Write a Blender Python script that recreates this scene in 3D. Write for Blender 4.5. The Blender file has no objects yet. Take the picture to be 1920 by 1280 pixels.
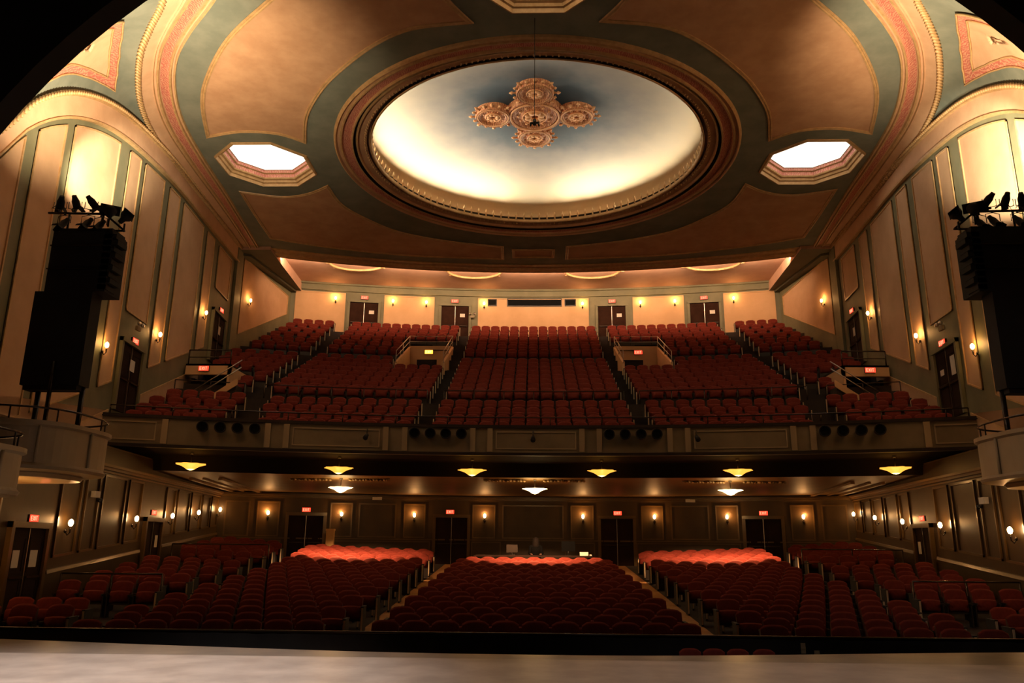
import bpy, bmesh, math, random
from mathutils import Vector, Matrix
random.seed(7)
S = bpy.context.scene
C = S.collection
PI = math.pi

# ------------------------------------------------------------------ materials
def _nodes(name):
    m = bpy.data.materials.new(name); m.use_nodes = True
    nt = m.node_tree; b = nt.nodes['Principled BSDF']
    return m, nt, b
def noise_col(nt, c1, c2, scale=3, detail=4, lo=.35, hi=.65, rough=.6):
    tc = nt.nodes.new('ShaderNodeTexCoord'); n = nt.nodes.new('ShaderNodeTexNoise')
    n.inputs['Scale'].default_value = scale; n.inputs['Detail'].default_value = detail; n.inputs['Roughness'].default_value = rough
    r = nt.nodes.new('ShaderNodeValToRGB')
    r.color_ramp.elements[0].position = lo; r.color_ramp.elements[0].color = (*c1, 1)
    r.color_ramp.elements[1].position = hi; r.color_ramp.elements[1].color = (*c2, 1)
    nt.links.new(tc.outputs['Object'], n.inputs['Vector']); nt.links.new(n.outputs['Fac'], r.inputs['Fac'])
    return r, n
def mat(name, c1, c2=None, scale=3, rough=.7, metal=0, lo=.35, hi=.65, bump=0, spec=.5, sheen=0, coat=0, bscale=None):
    m, nt, b = _nodes(name)
    b.inputs['Roughness'].default_value = rough; b.inputs['Metallic'].default_value = metal
    b.inputs['Specular IOR Level'].default_value = spec
    if coat: b.inputs['Coat Weight'].default_value = coat; b.inputs['Coat Roughness'].default_value = .12
    if sheen: b.inputs['Sheen Weight'].default_value = sheen; b.inputs['Sheen Tint'].default_value = (1, .4, .25, 1)
    if c2 is None: b.inputs['Base Color'].default_value = (*c1, 1)
    else:
        r, n = noise_col(nt, c1, c2, scale, lo=lo, hi=hi)
        nt.links.new(r.outputs['Color'], b.inputs['Base Color'])
    if bump:
        tc = nt.nodes.new('ShaderNodeTexCoord'); n = nt.nodes.new('ShaderNodeTexNoise')
        n.inputs['Scale'].default_value = bscale or scale * 4; n.inputs['Detail'].default_value = 3
        bp = nt.nodes.new('ShaderNodeBump'); bp.inputs['Strength'].default_value = bump; bp.inputs['Distance'].default_value = .02
        nt.links.new(tc.outputs['Object'], n.inputs['Vector']); nt.links.new(n.outputs['Fac'], bp.inputs['Height'])
        nt.links.new(bp.outputs['Normal'], b.inputs['Normal'])
    return m
def emis(name, col, s, base=(.1, .1, .1)):
    m, nt, b = _nodes(name)
    b.inputs['Base Color'].default_value = (*base, 1)
    b.inputs['Emission Color'].default_value = (*col, 1); b.inputs['Emission Strength'].default_value = s
    b.inputs['Roughness'].default_value = .5
    return m
def ornament(name, base, hi, scale=2.2):
    m, nt, b = _nodes(name)
    tc = nt.nodes.new('ShaderNodeTexCoord'); v = nt.nodes.new('ShaderNodeTexVoronoi'); v.inputs['Scale'].default_value = scale
    v.feature = 'F1'
    w = nt.nodes.new('ShaderNodeTexWave'); w.inputs['Scale'].default_value = scale * .7; w.inputs['Distortion'].default_value = 9; w.inputs['Detail'].default_value = 2
    mx = nt.nodes.new('ShaderNodeMath'); mx.operation = 'MULTIPLY'
    r = nt.nodes.new('ShaderNodeValToRGB')
    r.color_ramp.elements[0].position = .12; r.color_ramp.elements[0].color = (*base, 1)
    r.color_ramp.elements[1].position = .34; r.color_ramp.elements[1].color = (*hi, 1)
    nt.links.new(tc.outputs['Object'], v.inputs['Vector']); nt.links.new(tc.outputs['Object'], w.inputs['Vector'])
    nt.links.new(v.outputs['Distance'], mx.inputs[0]); nt.links.new(w.outputs['Fac'], mx.inputs[1])
    nt.links.new(mx.outputs[0], r.inputs['Fac']); nt.links.new(r.outputs['Color'], b.inputs['Base Color'])
    bp = nt.nodes.new('ShaderNodeBump'); bp.inputs['Strength'].default_value = .5; bp.inputs['Distance'].default_value = .03
    nt.links.new(mx.outputs[0], bp.inputs['Height']); nt.links.new(bp.outputs['Normal'], b.inputs['Normal'])
    b.inputs['Roughness'].default_value = .6
    return m

M = {}
M['green'] = mat('green_plaster', (.165, .19, .155), (.225, .245, .20), 1.1, .75, bump=.05)
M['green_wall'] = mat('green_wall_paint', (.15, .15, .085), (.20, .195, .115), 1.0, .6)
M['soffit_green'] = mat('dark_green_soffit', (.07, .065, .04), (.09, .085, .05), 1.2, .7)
M['peach'] = mat('peach_plaster', (.50, .285, .16), (.60, .36, .21), 1.3, .75, bump=.06)
M['peach_band'] = mat('pale_peach_band', (.62, .38, .23), (.70, .45, .28), 1.6, .6)
M['cream'] = mat('cream_panel_plaster', (.53, .34, .20), (.62, .41, .25), .8, .75, bump=.04)
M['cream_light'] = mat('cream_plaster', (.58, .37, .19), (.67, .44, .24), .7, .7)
M['gold'] = mat('old_gold_moulding', (.46, .29, .13), (.60, .39, .19), 5, .42, bump=.1)
M['pink'] = ornament('rose_ornament', (.52, .16, .12), (.66, .32, .21), 7)
M['pink_dark'] = ornament('dark_rose_ornament', (.20, .06, .04), (.46, .27, .14), 3.4)
M['rear_ceiling'] = mat('rose_ceiling_plaster', (.50, .31, .22), (.58, .37, .27), .9, .7)
M['medallion'] = ornament('medallion_plaster', (.50, .16, .065), (.80, .38, .16), 7)
M['med_plain'] = mat('medallion_rim', (.74, .34, .13), (.82, .42, .18), 6, .6, bump=.2)
M['black'] = mat('black_cloth', (.008, .007, .007), (.014, .012, .011), 2, .8)
M['black_metal'] = mat('black_metal', (.012, .011, .010), None, rough=.35)
M['rail_metal'] = mat('dark_rail_metal', (.05, .035, .025), None, rough=.25, metal=.6)
M['pros'] = mat('dark_proscenium', (.010, .008, .006), (.014, .011, .008), 1, .9)
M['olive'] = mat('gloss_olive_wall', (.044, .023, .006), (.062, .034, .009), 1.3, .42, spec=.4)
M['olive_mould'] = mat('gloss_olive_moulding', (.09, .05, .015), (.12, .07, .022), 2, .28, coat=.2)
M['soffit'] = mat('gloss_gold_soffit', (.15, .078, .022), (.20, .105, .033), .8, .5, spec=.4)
M['fascia'] = mat('fascia_paint', (.21, .17, .10), (.27, .22, .135), 1.2, .55)
M['fascia_light'] = mat('fascia_trim', (.40, .32, .20), None, rough=.5)
M['box'] = mat('box_front_cream', (.34, .25, .14), (.40, .30, .18), 1.0, .55)
M['box_under'] = mat('box_underside_gold', (.60, .40, .18), (.70, .48, .24), 1.5, .3, coat=.3)
M['carpet'] = mat('dark_carpet', (.014, .009, .006), (.022, .014, .009), 9, .95)
M['aisle'] = mat('aisle_carpet', (.30, .15, .05), (.42, .21, .07), 5, .5)
M['concrete'] = mat('dark_riser', (.02, .013, .010), (.03, .02, .014), 4, .8)
M['red'] = mat('red_seat_fabric', (.125, .019, .012), (.165, .025, .016), 12, .85, sheen=.08, spec=.15)
M['redback'] = mat('dark_seat_shell', (.05, .006, .004), None, rough=.6)
M['seatmetal'] = mat('seat_metal', (.02, .015, .012), None, rough=.4)
M['standard'] = mat('pale_seat_standard', (.50, .40, .26), None, rough=.4)
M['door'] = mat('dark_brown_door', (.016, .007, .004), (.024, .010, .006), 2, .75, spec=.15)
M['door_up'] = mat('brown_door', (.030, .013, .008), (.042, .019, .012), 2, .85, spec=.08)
M['steel'] = mat('steel', (.5, .45, .4), None, rough=.3, metal=.9)
M['paper'] = mat('white_paper', (.75, .70, .62), None, rough=.8)
M['stage'] = mat('grey_stage_paint', (.21, .185, .165), (.30, .265, .235), 1.6, .42, bump=.12, bscale=3)
M['apron'] = mat('dark_grey_apron', (.10, .09, .08), (.14, .125, .105), 2.2, .38, bump=.1, bscale=4)
M['sign_red'] = emis('exit_sign_red', (1, .05, .02), 2.0)
M['sign_letter'] = emis('exit_sign_letter', (1, .30, .16), 2.2)
M['sign_amber'] = emis('exit_sign_amber', (1, .28, .02), 5.5)
M['sign_amber_letter'] = emis('exit_sign_amber_letter', (1, .75, .12), 6)
M['bulb'] = emis('sconce_bulb', (1, .60, .20), 26)
M['bulb2'] = emis('sconce_bulb_lower', (1, .62, .26), 32)
M['bowl'] = emis('lamp_glass_amber', (1, .40, .045), 1.7)
M['bowl_hot'] = emis('lamp_glass_core', (1, .72, .20), 5)
M['bowl_bright'] = emis('lamp_glass_bright', (1, .70, .30), 9)
M['skypanel'] = emis('coffer_light_panel', (1, .90, .74), 1.9)
M['skypanel_dim'] = emis('coffer_light_dim', (1, .60, .28), .3)
M['recess_shade'] = mat('recess_shade_brown', (.018, .011, .006), None, rough=.95, spec=.1)  # shade of the recessed strips put into the colour as near-black brown
M['glass'] = mat('dark_glass', (.006, .007, .008), None, rough=.8, spec=.08)
M['tan'] = mat('tan_box', (.70, .40, .15), None, rough=.6)
M['skin'] = mat('skin', (.11, .055, .035), None, rough=.5)
M['hair'] = mat('dark_hair', (.006, .004, .003), None, rough=.8, spec=.1)
M['cloth'] = mat('black_shirt', (.003, .003, .003), None, rough=1, spec=.05)

# painted sky dome: blue paint round the medallion fading to cream (paint, fixed to the plaster)
def dome_mat():
    m, nt, b = _nodes('painted_dome')
    tc = nt.nodes.new('ShaderNodeTexCoord')
    sp = nt.nodes.new('ShaderNodeSeparateXYZ'); nt.links.new(tc.outputs['Object'], sp.inputs[0])
    cb = nt.nodes.new('ShaderNodeCombineXYZ'); nt.links.new(sp.outputs[0], cb.inputs[0]); nt.links.new(sp.outputs[1], cb.inputs[1])
    ln = nt.nodes.new('ShaderNodeVectorMath'); ln.operation = 'LENGTH'; nt.links.new(cb.outputs[0], ln.inputs[0])
    n = nt.nodes.new('ShaderNodeTexNoise'); n.inputs['Scale'].default_value = 1.3; n.inputs['Detail'].default_value = 5
    nt.links.new(tc.outputs['Object'], n.inputs['Vector'])
    ma = nt.nodes.new('ShaderNodeMath'); ma.operation = 'MULTIPLY_ADD'; ma.inputs[1].default_value = 1.3
    nt.links.new(n.outputs['Fac'], ma.inputs[0]); nt.links.new(ln.outputs['Value'], ma.inputs[2])
    mr = nt.nodes.new('ShaderNodeMapRange'); mr.inputs['From Min'].default_value = 1.4; mr.inputs['From Max'].default_value = 7.6
    nt.links.new(ma.outputs[0], mr.inputs['Value'])
    r = nt.nodes.new('ShaderNodeValToRGB'); e = r.color_ramp.elements
    e[0].position = 0; e[0].color = (.04, .095, .14, 1)
    e[1].position = 1; e[1].color = (.62, .50, .32, 1)
    for p, c in ((.27, (.115, .15, .18, 1)), (.48, (.32, .30, .28, 1)), (.78, (.52, .45, .34, 1))):
        x = e.new(p); x.color = c
    nt.links.new(mr.outputs[0], r.inputs['Fac']); nt.links.new(r.outputs['Color'], b.inputs['Base Color'])
    b.inputs['Roughness'].default_value = .8
    return m
M['dome'] = dome_mat()

# ------------------------------------------------------------------ mesh builder
def ident(u, w, v): return (u, w, v)
class MB:
    def __init__(s): s.v = []; s.f = []; s.m = []; s.sm = []
    def add(s, vs, fs, mi=0, smooth=False):
        o = len(s.v); s.v += [tuple(p) for p in vs]
        for f in fs: s.f.append(tuple(i + o for i in f)); s.m.append(mi); s.sm.append(smooth)
    # box in (u along, w outwards, v up) space, mapped by fn; subdivided along u
    def box(s, u0, u1, w0, w1, v0, v1, fn=ident, nu=1, mi=0):
        vs = []
        for i in range(nu + 1):
            u = u0 + (u1 - u0) * i / nu
            vs += [fn(u, w0, v0), fn(u, w1, v0), fn(u, w1, v1), fn(u, w0, v1)]
        fs = [(0, 1, 2, 3)]
        for i in range(nu):
            a = 4 * i; b = a + 4
            for k in range(4): fs.append((a + k, b + k, b + (k + 1) % 4, a + (k + 1) % 4))
        a = 4 * nu; fs.append((a + 3, a + 2, a + 1, a))
        s.add(vs, fs, mi)
    def hexa(s, p, mi=0):   # 8 points: bottom 4, top 4
        s.add(p, [(3, 2, 1, 0), (4, 5, 6, 7), (0, 1, 5, 4), (1, 2, 6, 5), (2, 3, 7, 6), (3, 0, 4, 7)], mi)
    def tube(s, pts, r, n=6, mi=0, closed=False):
        pts = [Vector(p) for p in pts]; rings = []
        N = len(pts)
        for i, p in enumerate(pts):
            if closed: t = pts[(i + 1) % N] - pts[i - 1]
            else: t = pts[min(i + 1, N - 1)] - pts[max(i - 1, 0)]
            t.normalize()
            up = Vector((0, 0, 1)) if abs(t.z) < .95 else Vector((1, 0, 0))
            a = t.cross(up).normalized(); b = a.cross(t).normalized()
            rr = r[i] if isinstance(r, (list, tuple)) else r
            rings.append([p + a * rr * math.cos(2 * PI * k / n) + b * rr * math.sin(2 * PI * k / n) for k in range(n)])
        vs = [q for ring in rings for q in ring]; fs = []
        for i in range(N if closed else N - 1):
            a = i * n; b = ((i + 1) % N) * n
            for k in range(n): fs.append((a + k, a + (k + 1) % n, b + (k + 1) % n, b + k))
        if not closed:
            fs.append(tuple(range(n))[::-1]); fs.append(tuple((N - 1) * n + k for k in range(n)))
        s.add(vs, fs, mi, True)
    def lathe(s, prof, n=24, c=(0, 0, 0), mi=0, mis=None, a0=0, a1=2 * PI, smooth=True, axis=None, rmod=None):
        full = abs(a1 - a0 - 2 * PI) < 1e-6; cols = n if full else n + 1
        vs = []
        for j in range(cols):
            a = a0 + (a1 - a0) * j / n
            for (r, z) in prof:
                if rmod: r = r * rmod(a, r)
                p = Vector((r * math.cos(a), r * math.sin(a), z))
                if axis is not None: p = axis @ p
                vs.append((p.x + c[0], p.y + c[1], p.z + c[2]))
        L = len(prof)
        for j in range(n):
            A = j * L; B = ((j + 1) % cols) * L
            fs = []
            for k in range(L - 1):
                s_f = (A + k, B + k, B + k + 1, A + k + 1)
                fs.append((s_f, mis[k] if mis else mi))
            for f, m_ in fs:
                s.f.append(None); s.m.append(m_); s.sm.append(smooth); s.f[-1] = tuple(i + len(s.v) for i in f)
        s.v += vs
    # sweep a profile [(off, z)] along a plan path [(x,y)]
    def sweep(s, path, prof, closed=False, mi=0, mis=None, zf=None, smooth=False):
        P = [Vector(p[:2]) for p in path]; N = len(P); vs = []; L = len(prof)
        for i, p in enumerate(P):
            if closed: t1 = P[i] - P[i - 1]; t2 = P[(i + 1) % N] - P[i]
            else: t1 = P[i] - P[max(i - 1, 0)]; t2 = P[min(i + 1, N - 1)] - P[i]
            if t1.length < 1e-9: t1 = t2
            if t2.length < 1e-9: t2 = t1
            t1 = t1.normalized(); t2 = t2.normalized(); t = (t1 + t2)
            t = t.normalized() if t.length > 1e-6 else t1
            nn = Vector((t.y, -t.x)); k = 1 / max(.4, nn.dot(Vector((t1.y, -t1.x))))
            z0 = zf(i) if zf else (path[i][2] if len(path[i]) > 2 else 0)
            for (o, z) in prof: q = p + nn * o * k; vs.append((q.x, q.y, z + z0))
        o = len(s.v); s.v += vs
        for i in range(N if closed else N - 1):
            A = i * L; B = ((i + 1) % N) * L
            for k in range(L - 1):
                s.f.append((o + A + k, o + B + k, o + B + k + 1, o + A + k + 1)); s.m.append(mis[k] if mis else mi); s.sm.append(smooth)
    def build(s, name, mats, parent=None, recalc=True, loc=None):
        me = bpy.data.meshes.new(name)
        me.from_pydata(s.v, [], s.f)
        if not isinstance(mats, (list, tuple)): mats = [mats]
        for m_ in mats: me.materials.append(M[m_] if isinstance(m_, str) else m_)
        me.polygons.foreach_set('material_index', s.m)
        me.polygons.foreach_set('use_smooth', s.sm)
        if recalc:
            bm = bmesh.new(); bm.from_mesh(me); bmesh.ops.recalc_face_normals(bm, faces=bm.faces); bm.to_mesh(me); bm.free()
        me.update()
        o = bpy.data.objects.new(name, me); C.objects.link(o)
        if parent is not None: o.parent = parent
        if loc is not None: o.location = loc
        return o

def tag(o, label=None, cat=None, group=None, kind=None):
    if label: o['label'] = label
    if cat: o['category'] = cat
    if group: o['group'] = group
    if kind: o['kind'] = kind
    return o
def thing(name, label, cat, loc=(0, 0, 0), rz=0, group=None):
    o = bpy.data.objects.new(name, None); o.empty_display_size = .2; C.objects.link(o)
    o.location = loc; o.rotation_euler = (0, 0, rz)
    return tag(o, label, cat, group)
def dup(root, loc, rz, label, group=None, **kw):
    r = root.copy(); C.objects.link(r); r.location = loc; r.rotation_euler = (0, 0, rz)
    r['label'] = label
    if group: r['group'] = group
    for ch in list(root.children):
        c = ch.copy(); C.objects.link(c); c.parent = r
        for g in ch.children:
            d = g.copy(); C.objects.link(d); d.parent = c
    return r
def struct(o): o['kind'] = 'structure'; return o
def light(kind, name, loc, energy, col, size=.05, target=None, spot=None, blend=.5, size_y=None):
    l = bpy.data.lights.new(name, kind); l.energy = energy; l.color = col
    o = bpy.data.objects.new(name, l); C.objects.link(o); o.location = loc
    if kind == 'POINT': l.shadow_soft_size = size
    if kind == 'SPOT': l.shadow_soft_size = size; l.spot_size = spot; l.spot_blend = blend
    if kind == 'AREA':
        l.size = size
        if size_y: l.shape = 'RECTANGLE'; l.size_y = size_y
    if target is not None:
        o.rotation_euler = (Vector(target) - Vector(loc)).to_track_quat('-Z', 'Y').to_euler()
    return o
def catmull(pts, n=6, closed=False):
    P = [Vector(p) for p in pts]; out = []; N = len(P)
    for i in range(N if closed else N - 1):
        p0 = P[(i - 1) % N] if closed or i > 0 else P[0]; p1 = P[i]; p2 = P[(i + 1) % N]
        p3 = P[(i + 2) % N] if closed or i + 2 < N else P[-1]
        for k in range(n):
            t = k / n
            out.append(.5 * ((2 * p1) + (-p0 + p2) * t + (2 * p0 - 5 * p1 + 4 * p2 - p3) * t * t + (-p0 + 3 * p1 - 3 * p2 + p3) * t ** 3))
    if not closed: out.append(P[-1])
    return [tuple(p) for p in out]
def interp(tab, x):
    if x <= tab[0][0]: return tab[0][1]
    for (a, b), (c, d) in zip(tab, tab[1:]):
        if x <= c: return b + (d - b) * (x - a) / (c - a)
    return tab[-1][1]
def fill2d(loops, z):     # triangulated planar region with holes
    bm = bmesh.new(); es = []
    for lp in loops:
        vs = [bm.verts.new((p[0], p[1], z)) for p in lp]
        for i in range(len(vs)): es.append(bm.edges.new((vs[i], vs[(i + 1) % len(vs)])))
    bmesh.ops.triangle_fill(bm, use_beauty=True, use_dissolve=False, edges=es)
    bm.verts.index_update()
    v = [tuple(x.co) for x in bm.verts]; f = [tuple(x.index for x in fc.verts) for fc in bm.faces]
    bm.free(); return v, f

# ------------------------------------------------------------------ house geometry (metres; +Y from the stage into the house)
def UW(Y): return 11.3 + .108 * Y if Y < 38.65 else 20.80 - .1382 * Y          # half width at the upper side walls
def LW(Y): return 10.2 + .108 * Y          # half width at the orchestra side walls
def upper(s):                               # map (Y, off, z) on an upper side wall
    return lambda u, w, v: (s * (UW(u) - w), u, v)
def lower(s):
    return lambda u, w, v: (s * (LW(u) - w), u, v)
def arcmap(cy, R):                          # map (X, off, z) on a curved back wall
    return lambda u, w, v: (u * (1 - w / R), cy + math.sqrt(R * R - u * u) - w, v)
balcwall = arcmap(-14, 60.5); orchwall = arcmap(0, 38.0); fasciamap = arcmap(-14, 41.3)
def arcY(Yc, X, cy): return cy + math.sqrt((Yc - cy) ** 2 - X * X)
ARCH = [(11, 2.5), (12.3, 5), (15, 9.2), (17, 11.5), (18.1, 12.9), (19.8, 14.2), (22, 15.2), (24.6, 15.8), (28.4, 16.25), (32.7, 16.4), (38.4, 16.6), (46, 17.2)]
ARCH_S = catmull([(a, b, 0) for a, b in ARCH], 5)
def archz(Y): return interp([(p[0], p[1]) for p in ARCH_S], Y)
H = 16.6
DC = (0.1, 28.58)            # dome centre

# ------------------------------------------------------------------ upper side walls
def panel(b, fn, u0, u1, z0f, z1f, n=1, d=.025, fw=.055, fd=.06, mi=0, fmi=1):
    """a raised field with a moulded frame; z0f, z1f give the bottom and top edge over u"""
    for i in range(n):
        a = u0 + (u1 - u0) * i / n; c = u0 + (u1 - u0) * (i + 1) / n
        b.hexa([fn(a, 0, z0f(a)), fn(c, 0, z0f(c)), fn(c, d, z0f(c)), fn(a, d, z0f(a)),
                fn(a, 0, z1f(a)), fn(c, 0, z1f(c)), fn(c, d, z1f(c)), fn(a, d, z1f(a))], mi)
        for (zf, sg) in ((z0f, 0), (z1f, -1)):
            lo = lambda x: zf(x) + sg * fw; hi = lambda x: zf(x) + (1 + sg) * fw
            b.hexa([fn(a, 0, lo(a)), fn(c, 0, lo(c)), fn(c, fd, lo(c)), fn(a, fd, lo(a)),
                    fn(a, 0, hi(a)), fn(c, 0, hi(c)), fn(c, fd, hi(c)), fn(a, fd, hi(a))], fmi)
    for (a, c) in ((u0, u0 + fw), (u1 - fw, u1)):
        b.hexa([fn(a, 0, z0f(a)), fn(c, 0, z0f(c)), fn(c, fd, z0f(c)), fn(a, fd, z0f(a)),
                fn(a, 0, z1f(a)), fn(c, 0, z1f(c)), fn(c, fd, z1f(c)), fn(a, fd, z1f(a))], fmi)
PANELS_UP = [(12.6, 14.2), (14.7, 16.1), (16.6, 18.1), (18.64, 19.96), (20.4, 23.35), (24.15, 25.12), (25.5, 27.4), (28.0, 29.15), (29.65, 32.35), (32.95, 34.05), (34.85, 37.0)]
def pbot(Y): return 6.22 + .385 * (Y - 23.76)
def build_upper_wall(s, side):
    fn = upper(s); b = MB(); N = 70; Y0, Y1 = 10.9, 44.7
    for i in range(N):
        a = Y0 + (Y1 - Y0) * i / N; c = Y0 + (Y1 - Y0) * (i + 1) / N
        b.hexa([fn(a, -.3, 3.0), fn(c, -.3, 3.0), fn(c, 0, 3.0), fn(a, 0, 3.0), fn(a, -.3, archz(a) + .3), fn(c, -.3, archz(c) + .3), fn(c, 0, archz(c) + .3), fn(a, 0, archz(a) + .3)])
    wall = struct(b.build('wall_' + side, 'green_wall'))
    for (a, c) in PANELS_UP:
        b = MB()
        if (a, c) in ((25.5, 27.4), (34.85, 37.0)):     # above the doors
            z0 = {25.5: 9.35, 34.85: 13.3}[a]; zb = lambda u, z0=z0: z0
        else: zb = pbot
        panel(b, fn, a, c, zb, lambda u: archz(u) - 1.05, n=max(2, int((c - a) / .35)))
        b.build('wall_panel', ['cream', 'gold'], wall)
    b = MB(); panel(b, fn, 38.95, 44.3, lambda u: 12.15 + .50 * (u - 39.0), lambda u: 16.38 - .085 * (u - 39), n=1, fw=.04); b.build('wall_panel', ['cream', 'gold'], wall)
    # corner pilaster, dado and arch band
    b = MB(); b.box(37.7, 38.7, 0, .14, 5.5, 16.6, fn); b.build('pilaster', 'green_wall', wall)
    b = MB()
    for i in range(24):
        a = 12 + i * 1.1; c = a + 1.1
        if a > 38: break
        if 25.2 < (a + c) / 2 < 27.9 or 34.4 < (a + c) / 2 < 37.4: continue
        b.hexa([fn(a, 0, pbot(a) - 1.0), fn(c, 0, pbot(c) - 1.0), fn(c, .05, pbot(c) - 1.0), fn(a, .05, pbot(a) - 1.0), fn(a, 0, pbot(a) - .93), fn(c, 0, pbot(c) - .93), fn(c, .05, pbot(c) - .93), fn(a, .05, pbot(a) - .93)])
    b.build('dado_rail', 'gold', wall)
    for (a, c) in ((12.0, 25.2), (27.7, 34.5), (37.3, 44.5)):
        b = MB(); b.hexa([fn(a, 0, 4.4 if a < 26 else 5.0), fn(c, 0, 4.4 if a < 26 else 5.0), fn(c, .03, 5.0), fn(a, .03, 4.4 if a < 26 else 5.0), fn(a, 0, pbot(a) - .97), fn(c, 0, pbot(c) - .97), fn(c, .03, pbot(c) - .97), fn(a, .03, pbot(a) - .97)]); b.build('lower_wall_field', 'cream', wall)
    # arch: peach band with a rope moulding and an inner gold line
    b = MB(); ys = [12.3 + (38.3 - 12.3) * i / 60 for i in range(61)]
    for a, c in zip(ys, ys[1:]):
        for (z0, z1, d, mi) in ((-.80, -.10, .10, 0), (-.86, -.78, .15, 1), (-.12, -.02, .20, 1)):
            b.hexa([fn(a, 0, archz(a) + z0), fn(c, 0, archz(c) + z0), fn(c, d, archz(c) + z0), fn(a, d, archz(a) + z0), fn(a, 0, archz(a) + z1), fn(c, 0, archz(c) + z1), fn(c, d, archz(c) + z1), fn(a, d, archz(a) + z1)], mi)
    b.build('arch_band', ['peach_band', 'gold'], wall)
    b = MB(); ys = [13 + .13 * i for i in range(195)]
    for i, y in enumerate(ys):
        p = fn(y, .24, archz(y) - .06); q = fn(y + .09, .2, archz(y + .09) + .04)
        b.tube([p, q], .045, 5)
    b.build('rope_moulding', 'gold', wall)
    return wall
WALL = {}
WALL['left'] = build_upper_wall(-1, 'left'); WALL['right'] = build_upper_wall(1, 'right')

# ------------------------------------------------------------------ orchestra side walls and back wall (gloss olive)
def frame_only(b, fn, u0, u1, z0, z1, fw=.06, fd=.05, n=1, slope=0):
    f0 = lambda u: z0 + slope * (u - u0)
    for (a, c) in ((u0, u0 + fw), (u1 - fw, u1)):
        b.hexa([fn(a, 0, f0(a)), fn(c, 0, f0(c)), fn(c, fd, f0(c)), fn(a, fd, f0(a)), fn(a, 0, z1), fn(c, 0, z1), fn(c, fd, z1), fn(a, fd, z1)])
    for i in range(n):
        a = u0 + (u1 - u0) * i / n; c = u0 + (u1 - u0) * (i + 1) / n
        b.hexa([fn(a, 0, f0(a)), fn(c, 0, f0(c)), fn(c, fd, f0(c)), fn(a, fd, f0(a)), fn(a, 0, f0(a) + fw), fn(c, 0, f0(c) + fw), fn(c, fd, f0(c) + fw), fn(a, fd, f0(a) + fw)])
        b.hexa([fn(a, 0, z1 - fw), fn(c, 0, z1 - fw), fn(c, fd, z1 - fw), fn(a, fd, z1 - fw), fn(a, 0, z1), fn(c, 0, z1), fn(c, fd, z1), fn(a, fd, z1)])
def rail_z(Y): return .85 + .078 * (Y - 20.4)
LOWER_PANELS = [(13.0, 14.6), (14.9, 16.1), (16.4, 17.9), (20.65, 21.85), (22.1, 22.95), (23.2, 24.85), (25.1, 26.25), (28.55, 29.55), (29.8, 31.2), (31.45, 32.65), (32.9, 34.0), (34.2, 35.15)]
def build_lower_wall(s, side):
    fn = lower(s); b = MB()
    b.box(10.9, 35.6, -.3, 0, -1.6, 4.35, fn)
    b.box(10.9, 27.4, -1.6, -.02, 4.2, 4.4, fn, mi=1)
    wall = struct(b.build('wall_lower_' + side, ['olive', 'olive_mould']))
    for (a, c) in LOWER_PANELS:
        b = MB(); frame_only(b, fn, a, c, rail_z(a) + .33, 3.55, slope=.078); b.build('panel_moulding', 'olive_mould', wall)
    b = MB()
    for (a, c) in ((12, 18.2), (20.4, 26.5), (28.5, 35.3)):
        b.hexa([fn(a, 0, rail_z(a) - .04), fn(c, 0, rail_z(c) - .04), fn(c, .09, rail_z(c) - .04), fn(a, .09, rail_z(a) - .04), fn(a, 0, rail_z(a) + .05), fn(c, 0, rail_z(c) + .05), fn(c, .07, rail_z(c) + .05), fn(a, .07, rail_z(a) + .05)])
    b.build('chair_rail', 'olive_mould', wall)
    b = MB()
    for (z0, z1, d) in ((3.75, 3.82, .25), (3.68, 3.75, .12), (3.60, 3.64, .06)): b.box(11, 35.5, 0, d, z0, z1, fn)
    b.build('crown_moulding', 'soffit', wall)
    return wall
LWALL = {'left': build_lower_wall(-1, 'left'), 'right': build_lower_wall(1, 'right')}
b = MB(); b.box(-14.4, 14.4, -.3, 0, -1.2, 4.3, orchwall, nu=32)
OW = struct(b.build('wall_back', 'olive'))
for s in (-1, 1):
    for (a, c) in ((1.78, 2.86), (5.06, 6.06), (8.38, 9.36), (11.52, 12.46)):
        b = MB(); u0, u1 = sorted((s * a, s * c)); frame_only(b, orchwall, u0, u1, 1.92, 3.47, n=2); b.build('panel_moulding', 'olive_mould', OW)
    for (a, c) in ((6.4, 8.1), (12.75, 13.75)):
        b = MB(); u0, u1 = sorted((s * a, s * c)); frame_only(b, orchwall, u0, u1, 1.92, 3.47, n=3, fd=.03); b.build('panel_moulding', 'olive_mould', OW)
    for (a, c) in ((1.5, 2.9), (4.8, 9.4), (11.4, 13.8)):
        b = MB(); u0, u1 = sorted((s * a, s * c)); frame_only(b, orchwall, u0, u1, .95, 1.78, n=5, fd=.035); b.build('panel_moulding', 'olive_mould', OW)
b = MB(); frame_only(b, orchwall, -1.45, 1.45, 1.92, 3.47, n=4, fd=.03); b.build('panel_moulding', 'olive_mould', OW)
b = MB()
for (z0, z1, d) in ((3.74, 3.82, .3), (3.66, 3.74, .14), (1.82, 1.88, .05)): b.box(-13.9, 13.9, 0, d, z0, z1, orchwall, nu=28)
b.build('crown_moulding', 'olive_mould', OW)

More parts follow.
